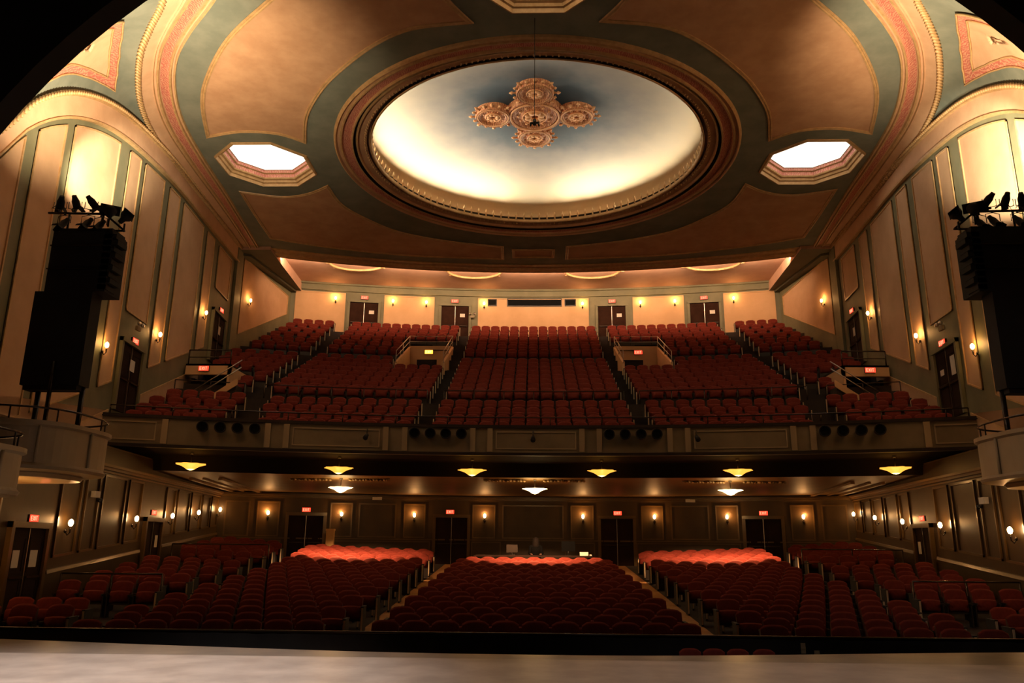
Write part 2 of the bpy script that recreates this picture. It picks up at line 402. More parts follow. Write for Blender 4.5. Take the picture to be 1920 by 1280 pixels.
# ------------------------------------------------------------------ balcony back wall
b = MB(); b.box(-16.6, 16.6, -.3, 0, 12.6, 17.3, balcwall, nu=34)
BW = struct(b.build('wall_balcony_back', 'green_wall'))
for (a, c) in ((-14.35, -11.45), (-9.15, -6.1), (-3.42, 3.42), (6.1, 9.15), (11.45, 14.35)):
    b = MB(); panel(b, balcwall, a, c, lambda u: 13.5, lambda u: 16.45, n=6, fw=.07); b.build('wall_panel', ['cream_light', 'cream_light'], BW)
b = MB()
for (z0, z1, d) in ((16.55, 17.0, .12), (16.9, 17.0, .25)): b.box(-16.4, 16.4, 0, d, z0, z1, balcwall, nu=34)
b.build('cornice', 'green_wall', BW)

# ------------------------------------------------------------------ doors
def make_door(name, fn, u0, u1, z0, z1, matn, frame='green_wall', notice=False, double=True):
    b = MB(); w = .14
    b.box(u0 - w, u0, 0, .13, z0, z1 + w, fn); b.box(u1, u1 + w, 0, .13, z0, z1 + w, fn); b.box(u0 - w, u1 + w, 0, .15, z1, z1 + w, fn)
    d = struct(b.build(name, frame))
    mid = (u0 + u1) / 2
    for (a, c) in (((u0, mid - .008), (mid + .008, u1)) if double else ((u0, u1),)):
        lb = MB(); lb.box(a, c, .0, .05, z0, z1, fn)
        h = z1 - z0; ww = c - a
        frame_only(lb, lambda u, w_, v: fn(u, w_ + .05, v), a + .13 * ww, c - .13 * ww, z0 + .12 * h, z0 + .45 * h, fw=.03, fd=.012)
        frame_only(lb, lambda u, w_, v: fn(u, w_ + .05, v), a + .13 * ww, c - .13 * ww, z0 + .52 * h, z0 + .9 * h, fw=.03, fd=.012)
        lf = lb.build('door_leaf', matn, d)
        hb = MB(); hb.box(a + .1 * ww, c - .1 * ww, .06, .11, z0 + .46 * h, z0 + .485 * h, fn); hb.build('push_bar', 'rail_metal', lf)
    if double:
        sb = MB(); sb.box(mid - .012, mid + .012, .05, .07, z0, z1, fn); sb.build('astragal', 'steel', d)
    return d
nd = 0
def door(*a, **k):
    global nd; nd += 1
    return make_door('door_%d' % nd, *a, **k)
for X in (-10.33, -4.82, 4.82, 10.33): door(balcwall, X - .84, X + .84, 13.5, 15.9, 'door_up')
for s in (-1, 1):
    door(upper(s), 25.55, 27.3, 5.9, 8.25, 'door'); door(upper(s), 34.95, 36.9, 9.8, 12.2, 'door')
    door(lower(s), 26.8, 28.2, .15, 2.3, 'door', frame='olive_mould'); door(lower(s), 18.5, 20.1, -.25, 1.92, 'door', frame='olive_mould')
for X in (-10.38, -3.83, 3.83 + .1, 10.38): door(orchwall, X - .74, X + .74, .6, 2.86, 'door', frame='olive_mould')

# ------------------------------------------------------------------ projection room windows
def window(i, x0, x1, z0, z1):
    b = MB(); frame_only(b, balcwall, x0 - .04, x1 + .04, z0 - .04, z1 + .04, fw=.05, fd=.08, n=3)
    w = struct(b.build('window_%d' % i, 'black_metal'))
    g = MB(); g.box(x0, x1, .03, .05, z0, z1, balcwall, nu=3); g.build('pane', 'glass', w)
window(1, -1.58, 1.72, 15.98, 16.42); window(2, -2.78, -2.3, 16.0, 16.36); window(3, 1.98, 2.6, 16.0, 16.36)

# ------------------------------------------------------------------ EXIT signs
def letter_strokes():
    w, h, t = .075, .15, .02
    L = []
    def bar(x0, z0, x1, z1): L.append((x0, z0, x1, z1))
    x = -.19
    bar(x, -h / 2, x, h / 2); [bar(x, z, x + w, z) for z in (-h / 2, 0, h / 2)]
    x = -.075; bar(x, -h / 2, x + w, h / 2); bar(x, h / 2, x + w, -h / 2)
    x = .045; bar(x, -h / 2, x, h / 2)
    x = .09; bar(x, h / 2, x + w + .01, h / 2); bar(x + w / 2, -h / 2, x + w / 2, h / 2)
    return L, t
def exit_sign(label, loc, rz, face='sign_red', letters='sign_letter', sc=1.0):
    t = thing('exit_sign', label, 'exit sign', loc, rz, 'lit exit signs')
    sc *= .84; t.scale = (sc, sc, sc)
    b = MB(); b.box(-.26, .26, 0, .09, -.13, .13); b.build('housing', 'black_metal', t)
    b = MB(); b.box(-.25, .25, -.015, 0, -.12, .12); f = b.build('face', face, t)
    b = MB(); L, th = letter_strokes()
    for (x0, z0, x1, z1) in L: b.tube([(x0, -.02, z0), (x1, -.02, z1)], th * .55, 4)
    b.build('lettering', letters, f)
    return t
def arc_face(cy, X): return lambda Y: -math.atan2(X, Y - cy)
for X, nm in ((-10.33, 'far left'), (-4.85, 'centre left'), (4.85, 'centre right'), (10.33, 'far right')):
    p = balcwall(X, .14, 16.2); exit_sign('red lit exit sign above the %s door of the balcony back wall' % nm, p, -math.atan2(X, 60.5))
for X, nm in ((-10.4, 'leftmost'), (-3.91, 'second from left'), (3.98, 'third from left'), (10.42, 'rightmost')):
    p = orchwall(X, .12, 3.12); exit_sign('red lit exit sign on the ground floor back wall, %s of four' % nm, p, -math.atan2(X, 38), sc=.88)
for s, sn in ((-1, 'left'), (1, 'right')):
    for Y, z, f, nm, sc in ((26.4, 8.46, upper, 'front balcony door', .95), (35.9, 12.48, upper, 'upper balcony door', .95), (27.2, 2.6, lower, 'rear ground floor side door', .8), (19.25, 2.15, lower, 'front ground floor side door', .8)):
        p = f(s)(Y, .14, z)
        exit_sign('red lit exit sign over the %s in the %s wall' % (nm, sn), p, s * PI / 2 * -1 + (s * math.atan(.108)) * 0, sc=sc)

# ------------------------------------------------------------------ wall sconces
def sconce_proto(matn):
    t = thing('wall_sconce', 'x', 'wall lamp', (0, 0, 0), 0, 'wall sconces')
    b = MB(); b.lathe([(0, 0), (.05, 0), (.06, .02), (.03, .04), (0, .05)], 10, (0, 0, 0), axis=Matrix.Rotation(PI / 2, 3, 'X')); b.v = [(x, y, z - .22) for x, y, z in b.v]; b.build('back_plate', 'rail_metal', t)
    b = MB(); b.tube([(0, -.02, -.24), (0, -.08, -.33), (0, -.14, -.26), (0, -.14, -.14)], [.018, .016, .016, .03], 7); b.build('arm', 'rail_metal', t)
    b = MB(); b.lathe([(0, -.10), (.04, -.085), (.062, -.03), (.062, .02), (.045, .06), (.015, .085), (0, .09)], 12, (0, -.14, 0)); b.build('bulb', matn, t)
    return t
SC1 = sconce_proto('bulb'); SC2 = sconce_proto('bulb2'); used = set()
WARM = (1, .44, .13)
def put_sconce(proto, p, rz, n, label, e):
    if proto.name in used: o = dup(proto, p, rz, label)
    else:
        used.add(proto.name); o = proto; o.location = p; o.rotation_euler = (0, 0, rz); o['label'] = label
    q = Vector(p) + Vector(n) * .18 + Vector((0, 0, .09))
    light('POINT', 'sconce_light', q, e, WARM, .05)
order = ['leftmost', 'second from left', 'third from left', 'fourth from left', 'fourth from right', 'third from right', 'second from right', 'rightmost']
for k, X in enumerate((-12.03, -8.62, -6.6, -3.04, 3.04, 6.56, 8.62, 12.03)):
    p = balcwall(X, .03, 16.08); rz = -math.atan2(X, 60)
    put_sconce(SC1, p, rz, (0, -1, 0), 'lit wall sconce on the cream back wall of the balcony, %s of eight' % order[k], 20)
for k, X in enumerate((-12.0, -8.86, -5.57, -2.28, 2.36, 5.66, 8.87, 12.03)):
    p = orchwall(X, .03, 2.96); rz = -math.atan2(X, 38)
    put_sconce(SC2, p, rz, (0, -1, 0), 'lit wall sconce on the olive back wall under the balcony, %s of eight' % order[k], 32)
for s, sn in ((-1, 'left'), (1, 'right')):
    for Y, z, nm in ((39.7, 14.2, 'beside the top rear seats'), (33.5, 11.65, 'below the upper side door'), (28.45, 9.27, 'just above the front side door'), (24.1, 7.75, 'lowest, by the speaker tower')):
        put_sconce(SC1, upper(s)(Y, .05, z), -s * PI / 2, (-s, 0, 0), 'lit sconce on the %s balcony side wall, %s' % (sn, nm), 20)
    for k, (Y, z) in enumerate(((35.0 if s < 0 else 34.85, 3.05), (32.0, 2.8), (28.95, 2.56), (25.6, 2.35), (21.1, 2.1), (16.9, 1.8))):
        nm = ('farthest from the stage', 'second from the far corner', 'just behind the rear side door', 'just before the rear side door', 'nearest the front side door', 'under the box balconies')[k]
        put_sconce(SC2, lower(s)(Y, .05, z), -s * PI / 2, (-s, 0, 0), 'lit sconce, %s ground floor side wall, %s' % (sn, nm), 12 if k < 5 else 24)

# ------------------------------------------------------------------ main ceiling
INNER = [(0, 13.9), (-3.2, 14.4), (-6.0, 15.9), (-7.9, 17.5), (-9.07, 18.98), (-10.37, 20.4), (-11.37, 21.73), (-12.17, 23.39), (-12.81, 25.46), (-13.21, 28.09), (-13.54, 31.5), (-13.95, 35.0), (-14.3, 38.0)]
OUTER = [(0, 11.9), (-4.0, 12.6), (-7.3, 14.4), (-9.1, 16.4), (-10.2, 18.25), (-11.1, 19.4), (-12.15, 20.9), (-13.3, 23.3), (-13.95, 25.8), (-14.3, 28.8), (-14.65, 32.8), (-15.0, 36.2), (-15.3, 38.5)]
OUTZ = [16.05] * 8 + [16.1, 16.2, 16.35, 16.5, 16.6]
IN_S = catmull([(x, y, H) for x, y in INNER], 5); OUT_S = catmull([(x, y, z) for (x, y), z in zip(OUTER, OUTZ)], 5)
def mirror_path(P): return P + [(-x, y, z) for x, y, z in reversed(P[1:])] if P[0][0] == 0 else None
def full(P): return [(-x, y, z) for x, y, z in reversed(P[1:])] + list(P)     # right side -> front -> left side
INF = full(IN_S); OUTF = full(OUT_S)
def edgeY(X): return 2.9 + math.sqrt(38.9 ** 2 - X * X)
def octagon(cx, cy, r, rot=PI / 8): return [(cx + r * math.cos(rot + k * PI / 4), cy + r * math.sin(rot + k * PI / 4)) for k in range(8)]
OCT = [(-10.92, 28.98, 1.98), (11.15, 28.98, 1.98), (.13, 17.75, 1.98)]
circle = [(DC[0] + 7.86 * math.cos(2 * PI * k / 96), DC[1] + 7.86 * math.sin(2 * PI * k / 96)) for k in range(96)]
xe = [-14.3 + 28.6 * i / 30 for i in range(1, 30)]
outer_loop = [(x, y) for x, y, z in INF] + [(x, edgeY(x)) for x in [-14.3] + xe + [14.3]]
b = MB(); v, f = fill2d([outer_loop, circle] + [octagon(*o) for o in OCT], H); b.add(v, f)
CEIL = struct(b.build('ceiling', 'green', recalc=False))
# the coved oval band: peach, gold, rose ornament, gold, ruled between inner line and rope
b = MB(); prof = [(0, 0, 0), (.02, -.09, 1), (.06, -.09, 1), (.08, -.02, 0), (.12, -.02, 0), (.14, -.10, 1), (.19, -.10, 1), (.21, -.02, 0), (.27, 0.0, 2), (.44, 0.0, 2), (.46, -.02, 0), (.48, -.10, 1), (.53, -.10, 1), (.55, .0, 0), (.60, 0, 0), (.62, -.05, 1), (.65, 0.0, 0), (1.0, 0, 0)]
n = len(INF)
vs = []
for (xi, yi, zi), (xo, yo, zo) in zip(INF, OUTF):
    for (t, dz, mi) in prof: vs.append((xi + (xo - xi) * t, yi + (yo - yi) * t, zi + (zo - zi) * t ** 1.6 + dz))
L = len(prof)
for i in range(n - 1):
    for k in range(L - 1):
        b.f.append((i * L + k, (i + 1) * L + k, (i + 1) * L + k + 1, i * L + k + 1)); b.m.append(prof[k + 1][2]); b.sm.append(False)
b.v = vs; b.build('oval_band', ['peach_band', 'gold', 'pink'], CEIL)
b = MB()   # rope outside the band
pts = []
for (x0, y0, z0), (x1, y1, z1) in zip(OUTF, OUTF[1:]):
    d = math.dist((x0, y0), (x1, y1)); k = max(1, round(d / .17))
    pts += [(x0 + (x1 - x0) * j / k, y0 + (y1 - y0) * j / k, z0 + (z1 - z0) * j / k) for j in range(k)]
for p, q in zip(pts, pts[1:]):
    d = Vector(q) - Vector(p); nrm = Vector((d.y, -d.x, 0)).normalized() * .06
    b.tube([Vector(p) - nrm - Vector((0, 0, .06)), Vector(q) + nrm - Vector((0, 0, .06))], .06, 5)
b.build('rope_moulding', 'gold', CEIL)
# spandrels between rope and wall arch / proscenium
SPL = [((0, 11.9, 16.05), (0, 11.2, 14.5)), ((-4.0, 12.6, 16.05), (-5, 11.2, 13.4)), ((-7.3, 14.4, 16.05), (-9.5, 11.2, 10.0)), ((-9.1, 16.4, 16.05), (-12.8, 13.8, 7.6)),
       ((-10.2, 18.25, 16.05), (-13.0, 15.8, 10.2)), ((-11.1, 19.4, 16.05), (-13.22, 17.6, 12.25)), ((-12.15, 20.9, 16.05), (-13.42, 19.5, 14.0)), ((-13.3, 23.3, 16.05), (-13.8, 22.8, 15.45)), ((-13.95, 25.8, 16.1), (-14.1, 25.6, 15.95))]
SA = catmull([a for a, _ in SPL], 6); SB = catmull([c for _, c in SPL], 6)
def spandrel_pt(s, i, t):
    i = max(0, min(len(SA) - 1.001, i)); k = int(i); fr = i - k
    A = Vector(SA[k]).lerp(Vector(SA[k + 1]), fr); B = Vector(SB[k]).lerp(Vector(SB[k + 1]), fr)
    p = A.lerp(B, t); p.z += .9 * math.sin(PI * t) * min(1, (A - B).length / 4); 
    return Vector((-p.x * s, p.y, p.z))
for s in (-1, 1):
    b = MB(); NT = 10; vs = [spandrel_pt(s, i, j / NT) for i in range(len(SA)) for j in range(NT + 1)]
    fs = [(i * (NT + 1) + j, (i + 1) * (NT + 1) + j, (i + 1) * (NT + 1) + j + 1, i * (NT + 1) + j + 1) for i in range(len(SA) - 1) for j in range(NT)]
    b.add(vs, fs, 0, True); b.build('spandrel', 'green', CEIL, recalc=False)
OU = [(27.2, .26), (33, .28), (36.2, .34), (38.4, .48), (40, .70), (38.2, .76), (36.2, .80), (32.4, .82), (26, .85), (21.5, .80), (21.5, .55), (24.5, .42)]
IN_ = [(29, .34), (33.8, .40), (35.6, .46), (37.2, .54), (38.2, .645), (36.9, .70), (35, .73), (31.5, .74), (26.5, .75), (23.7, .72), (23.7, .60), (25.8, .46)]
for s in (-1, 1):
    def ring(P, n=6): return [((1 - k / n) * P[i][0] + k / n * P[(i + 1) % len(P)][0], (1 - k / n) * P[i][1] + k / n * P[(i + 1) % len(P)][1]) for i in range(len(P)) for k in range(n)]
    def sp(q, d=.05):
        p = spandrel_pt(s, *q); return (p.x * (1 - d * .08), p.y, p.z - d)
    A, B_ = ring(OU), ring(IN_); n_ = len(A)
    b = MB(); b.add([sp(q) for q in A] + [sp(q) for q in B_], [(i, (i + 1) % n_, n_ + (i + 1) % n_, n_ + i) for i in range(n_)]); o = b.build('spandrel_panel', 'pink', CEIL, recalc=False)
    cx_ = (sum(q[0] for q in B_) / n_, sum(q[1] for q in B_) / n_)
    b = MB(); vs = [sp(cx_)]
    for l_ in range(1, 7): vs += [sp((cx_[0] + (q[0] - cx_[0]) * l_ / 6, cx_[1] + (q[1] - cx_[1]) * l_ / 6)) for q in B_]
    fs = [(0, 1 + i, 1 + (i + 1) % n_) for i in range(n_)]
    for l_ in range(5): fs += [(1 + l_ * n_ + i, 1 + l_ * n_ + (i + 1) % n_, 1 + (l_ + 1) * n_ + (i + 1) % n_, 1 + (l_ + 1) * n_ + i) for i in range(n_)]
    b.add(vs, fs, 0, True); b.build('field', 'peach_band', o, recalc=False)
    b = MB(); b.tube([sp(q, .07) for q in A], .03, 4, closed=True); b.tube([sp(q, .07) for q in B_], .03, 4, closed=True); b.build('moulding', 'gold', o)


# inset panels
def inset(name, pts, corners_closed=True, n=1):
    z = H - .02
    b = MB(); v, f = fill2d([[(p[0], p[1]) for p in pts]], z); b.add(v, f); o = b.build(name, 'peach', CEIL, recalc=False)
    area = sum(pts[i][0] * pts[(i + 1) % len(pts)][1] - pts[(i + 1) % len(pts)][0] * pts[i][1] for i in range(len(pts)))
    sg = 1 if area > 0 else -1
    b = MB(); b.sweep([(p[0], p[1]) for p in pts], [(-.02 * sg, H), (-.02 * sg, H - .06), (.02 * sg, H - .07), (.05 * sg, H - .035), (.08 * sg, H - .06), (.11 * sg, H - .06), (.13 * sg, H - .02)], closed=True)
    b.build('panel_moulding', 'gold', o)
def seg(*ps, n=5): return catmull([(x, y, 0) for x, y in ps], n)[:-1]
PA = seg((-12.32, 26.54), (-11.7, 24.57), (-10.9, 22.93), (-9.37, 20.8), (-7.46, 19.0), (-5.6, 17.4), (-3.4, 16.2)) + seg((-3.4, 16.2), (-3.15, 17.6), (-2.51, 19.07), (-1.98, 19.97), n=4) + \
     seg((-1.98, 19.97), (-3.68, 20.24), (-4.95, 21.0), (-6.24, 22.23), (-7.26, 23.45), (-8.25, 25.14), (-8.84, 26.98)) + seg((-8.84, 26.98), (-9.65, 26.37), (-11.01, 26.2), (-12.32, 26.54), n=4)
PB = seg((-12.83, 31.5), (-13.05, 34.0), (-13.23, 36.76), n=2) + seg((-13.23, 36.76), (-10.6, 38.0), (-6.6, 39.2), (-1.7, 39.75)) + seg((-1.7, 39.75), (-1.66, 38.05), n=1) + \
     seg((-1.66, 38.05), (-4.2, 37.35), (-6.61, 36.1), (-8.0, 34.4), (-8.8, 32.8), (-8.96, 31.01)) + seg((-8.96, 31.01), (-9.92, 31.69), (-11.21, 32.01), (-12.83, 31.5), n=4)
for P in (PA, PB):
    inset('ceiling_panel', P); inset('ceiling_panel', [(-p[0] + .15, p[1]) for p in reversed(P)])
inset('ceiling_panel', [(-1.0, 38.5), (1.0, 38.5), (1.0, 39.5), (-1.0, 39.5)])
# rear lip of the ceiling
b = MB(); lip = [(-15.45 + 30.9 * i / 40, 0) for i in range(41)]; lip = [(x, edgeY(x)) for x, _ in lip]
b.sweep(lip, [(1.05, H), (1.0, H - .05), (.9, H - .05), (.85, H), (.55, H - .01), (.5, H - .09), (.35, H - .12), (.3, H - .04), (0, H - .06), (-.05, H - .1), (-.08, H + .35), (.6, H + .45)])
b.build('rear_moulding', 'gold', CEIL)
b = MB(); b.add([(s * x, y, z) for s in (-1, 1) for x, y, z in ((14.3, 38.0, 16.6), (15.5, 37.6, 16.6), (15.5, 38.7, 16.6), (14.3, edgeY(14.3), 16.6))], [(0, 1, 2, 3), (4, 5, 6, 7)]); b.build('corner_soffit', 'green', CEIL)

# dome, coffered ring and cresting
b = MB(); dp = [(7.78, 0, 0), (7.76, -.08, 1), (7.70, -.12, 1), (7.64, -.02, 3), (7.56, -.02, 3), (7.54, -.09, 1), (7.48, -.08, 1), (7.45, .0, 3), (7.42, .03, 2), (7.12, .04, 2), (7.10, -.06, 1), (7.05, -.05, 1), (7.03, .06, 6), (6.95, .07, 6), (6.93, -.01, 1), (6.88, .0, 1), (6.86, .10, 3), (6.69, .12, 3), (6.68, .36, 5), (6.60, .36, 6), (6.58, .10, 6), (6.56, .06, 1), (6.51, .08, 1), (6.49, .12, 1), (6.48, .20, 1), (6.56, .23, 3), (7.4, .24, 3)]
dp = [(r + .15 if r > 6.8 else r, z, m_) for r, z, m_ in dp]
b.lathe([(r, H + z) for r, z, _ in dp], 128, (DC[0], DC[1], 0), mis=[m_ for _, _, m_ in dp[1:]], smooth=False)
DOMER = struct(b.build('ceiling_dome_ring', ['green', 'gold', 'pink', 'peach', 'peach', 'pink_dark', 'recess_shade'], recalc=False))
b = MB()
for k in range(210):
    a = 2 * PI * k / 210; b.tube([(DC[0] + 6.76 * math.cos(a), DC[1] + 6.76 * math.sin(a), H + .13), (DC[0] + 6.75 * math.cos(a), DC[1] + 6.75 * math.sin(a), H + .05)], [.05, .025], 4)
b.build('dentil_course', 'gold', DOMER)
b = MB()
for k in range(110):
    a = 2 * PI * k / 110; c, s_ = DC[0] + 6.51 * math.cos(a), DC[1] + 6.51 * math.sin(a)
    b.tube([(c, s_, H + .16), (c, s_, H + .32), (c, s_, H + .38), (c, s_, H + .45), (c, s_, H + .58)], [.05, .03, .065, .04, .006], 5)
b.build('cresting', 'gold', DOMER)
prof = []
for k in range(21):
    t = k / 20; r = 7.4 * math.cos(t * PI / 2 * .999); prof.append((max(r, .02), .45 + 1.8 * math.sin(t * PI / 2)))
prof = [(7.4, .24)] + prof
b = MB(); b.lathe(prof, 96, (0, 0, 0)); DOME = struct(b.build('ceiling_dome', 'dome', recalc=False, loc=(DC[0], DC[1], H)))
# medallion under the crown of the dome
MZ = 18.6
t = thing('ceiling_medallion', 'cross shaped terracotta plaster medallion at the centre of the painted blue dome', 'ceiling ornament', (DC[0] - .05, DC[1] + .1, MZ))
lob = [(0, 0, 1.10)] + [(1.70 * math.cos(k * PI / 2), 1.70 * math.sin(k * PI / 2), .70) for k in range(4)]
b = MB()
for i, (x, y, r) in enumerate(lob):
    b.lathe([(0, -.02), (r * .38, -.02), (r * .42, -.07), (r * .48, -.02), (r * .74, -.02), (r * .80, -.09), (r * .86, -.03), (r * .93, -.03), (r, -.10), (r * 1.05, -.02), (r * 1.05, .25)], 40, (x, y, -.01 * i))
b.build('roundel', 'medallion', t)
for k in range(4):
    ca, sa = math.cos(k * PI / 2), math.sin(k * PI / 2); b = MB()
    P = [(.75, -.62), (1.15, -.42), (1.55, -.55), (1.55, .55), (1.15, .42), (.75, .62)]
    lo_ = [(x * ca - y * sa, x * sa + y * ca, -.045) for x, y in P]; hi_ = [(x, y, .2) for x, y, _ in lo_]
    b.add(lo_ + hi_, [(0, 1, 2, 3, 4, 5), (11, 10, 9, 8, 7, 6)] + [(i, (i + 1) % 6, 6 + (i + 1) % 6, 6 + i) for i in range(6)]); b.build('neck', 'medallion', t)
for i, (x, y, r) in enumerate(lob):
    b = MB()
    for k in range(8):
        a = k * PI / 4 + PI / 8; R_ = r * .27
        b.lathe([(0, -.10), (.08 * r / .7, -.085), (.11 * r / .7, -.03), (.11 * r / .7, 0)], 8, (x + R_ * 1.0 * math.cos(a), y + R_ * math.sin(a), -.02))
    for k in range(12):
        a = k * PI / 6; b.lathe([(0, -.06), (.05, -.045), (.06, 0)], 6, (x + r * .61 * math.cos(a), y + r * .61 * math.sin(a), -.01))
    for (rr, th) in ((.9, .045), (.44, .03)):
        b.tube([(x + r * rr * math.cos(2 * PI * q / 32), y + r * rr * math.sin(2 * PI * q / 32), -.08) for q in range(32)], th, 5, closed=True)
    b.build('rosette', 'med_plain', t)
b = MB()
for i, (x, y, r) in enumerate(lob[1:]):
    a0 = math.atan2(y, x)
    for k in range(-6, 7):
        a = a0 + k * (PI * .80) / 6.5; rr = r * 1.05; L_ = .27 if k % 2 == 0 else .18
        ca, sa = math.cos(a), math.sin(a)
        b = MB(); b.tube([(x + ca * rr, y + sa * rr, -.03), (x + ca * (rr + L_ * .4), y + sa * (rr + L_ * .4), -.03), (x + ca * (rr + L_ * .6), y + sa * (rr + L_ * .6), -.03), (x + ca * (rr + L_), y + sa * (rr + L_), -.03)], [.06, .025, .075, .01], 5)
        b.tube([(x + ca * (rr + L_ * .55) - sa * .08, y + sa * (rr + L_ * .55) + ca * .08, -.03), (x + ca * (rr + L_ * .55) + sa * .08, y + sa * (rr + L_ * .55) - ca * .08, -.03)], .022, 4)
        b.build('leaf_finial', 'med_plain', t)

# octagonal coffer lights
for i, (cx, cy, r) in enumerate(OCT):
    lab = ['glowing octagonal ceiling light in a moulded frame left of the dome', 'glowing octagonal ceiling light in a moulded frame right of the dome', 'octagonal gilt ceiling coffer in front of the dome at the top edge'][i]
    t = thing('ceiling_light', lab, 'ceiling light', (cx, cy, H))
    P = octagon(0, 0, r)
    b = MB(); b.sweep(P, [(0.05, 0), (.04, -.06), (-.02, -.08), (-.06, .04), (-.12, .06), (-.16, .14), (-.24, .17), (-.27, .22), (-.29, .36), (-.36, .39), (-.38, .50), (-.44, .52)], closed=True, mis=[0, 0, 0, 0, 0, 0, 0, 1, 0, 1, 0])
    b.build('frame', ['gold', 'pink'], t)
    b = MB(); Q = octagon(0, 0, r - .38); b.add([(x, y, .51) for x, y in Q], [tuple(range(8))]); b.build('light_panel', 'skypanel' if i < 2 else 'skypanel_dim', t)
    light('AREA', 'coffer_light', (cx, cy, H + .47), 18 if i < 2 else 50, (1, .74, .45), 2.0, (cx, cy, 0))

# hanging cable with a small black fitting in front of the dome
t = thing('hanging_microphone', 'small black fitting hanging on a long thin cable in front of the dome', 'microphone', (.03, 19.9, 13.15))
b = MB(); b.tube([(0, 0, .1), (0, 0, H - 13.15)], .010, 5); b.build('cable', 'black_metal', t)
b = MB(); b.tube([(-.14, 0, .0), (.14, 0, .03)], .035, 8); b.tube([(0, 0, -.05), (0, 0, .12)], .05, 8); b.tube([(-.10, 0, 0), (-.12, 0, -.08)], .025, 6); b.tube([(.10, 0, 0), (.13, 0, -.08)], .025, 6); b.build('microphone_body', 'black_metal', t)

# ------------------------------------------------------------------ rear (balcony) ceiling
b = MB(); nu = 30
for i in range(nu):
    a = -16.5 + 33 * i / nu; c = -16.5 + 33 * (i + 1) / nu
    b.add([(a, 37.6, 17.0), (c, 37.6, 17.0), (c, 47, 17.0), (a, 47, 17.0)], [(0, 1, 2, 3)])
RC = struct(b.build('ceiling_rear', 'rear_ceiling', recalc=False))
for s in (-1, 1):
    b = MB(); P = [(s * 13.7, 38.2), (s * 14.02, 44.9)]
    b.hexa([(s * 13.7, 38.0, 16.42), (s * 14.05, 45.2, 16.42), (s * 16.7, 45.2, 16.42), (s * 16.2, 38.0, 16.42), (s * 13.7, 38.0, 17.0), (s * 14.05, 45.2, 17.0), (s * 16.7, 45.2, 17.0), (s * 16.2, 38.0, 17.0)])
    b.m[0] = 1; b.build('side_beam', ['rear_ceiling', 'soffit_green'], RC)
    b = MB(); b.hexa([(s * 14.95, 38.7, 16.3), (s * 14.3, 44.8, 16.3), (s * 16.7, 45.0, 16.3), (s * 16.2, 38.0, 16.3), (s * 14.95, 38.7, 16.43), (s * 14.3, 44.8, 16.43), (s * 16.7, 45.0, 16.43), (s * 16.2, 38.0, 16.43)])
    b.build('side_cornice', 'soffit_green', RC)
for X, Yc in ((-9.95, 41.45), (-3.4, 42.8), (3.4, 42.8), (9.95, 41.45)):
    b = MB(); q = [(X + 1.55 * math.cos(2 * PI * k / 40), Yc + 1.2 * math.sin(2 * PI * k / 40), 16.95) for k in range(40)]
    b.tube(q, .07, 6, closed=True)
    for k in range(10):
        a = 2 * PI * k / 10; b.tube([(X + 1.6 * math.cos(a), Yc + 1.25 * math.sin(a), 16.97), (X + 1.85 * math.cos(a + .05), Yc + 1.5 * math.sin(a + .05), 16.97)], [.07, .02], 5)
    b.build('ceiling_ring', 'gold', RC)

# ------------------------------------------------------------------ floors
def z_orch(X, Y):
    d = min(1, max(0, (Y - 14) / 15)) * .0045 * max(0, abs(X) - 2) ** 2
    return .1 + (Y - 14) * .0618 + d - .84
b = MB(); xs = [-14.6 + 29.2 * i / 40 for i in range(41)]; ys = [12.9 + 25.4 * j / 40 for j in range(41)]
def is_aisle(x): return 3.1 < abs(x) < 4.05 
xs = sorted(set([round(x, 3) for x in xs if not 2.9 < abs(x) < 4.2] + [-4.08, -3.0, 3.05, 4.25]))
vs = [(x, y, z_orch(x, y)) for y in ys for x in xs]; nx = len(xs)
for j in range(40):
    for i in range(nx - 1):
        mi = 1 if 3.2 <= abs((xs[i] + xs[i + 1]) / 2) <= 3.95 else 0
        b.f.append((j * nx + i, j * nx + i + 1, (j + 1) * nx + i + 1, (j + 1) * nx + i)); b.m.append(mi); b.sm.append(True)
b.v = vs; struct(b.build('floor', ['carpet', 'aisle'], recalc=False))
# stage and apron
b = MB(); b.box(-16, 16, -6, 12.25, -.4, 0); struct(b.build('floor_stage', 'stage'))
EDGE = [(-13, 14.4), (-9.05, 13.94), (-6.6, 13.5), (-4.4, 13.15), (-2.3, 12.87), (0, 12.78), (1.9, 12.85), (4.0, 13.15), (6.3, 13.56), (8.6, 13.88), (13, 14.4)]
E2 = catmull([(x, y, 0) for x, y in EDGE], 4); b = MB()
for p, q in zip(E2, E2[1:]):
    b.hexa([(p[0], 12.25, -1.0), (q[0], 12.25, -1.0), (q[0], q[1], -1.0), (p[0], p[1], -1.0), (p[0], 12.25, -.004), (q[0], 12.25, -.004), (q[0], q[1], -.004), (p[0], p[1], -.004)])
struct(b.build('floor_apron', 'apron'))
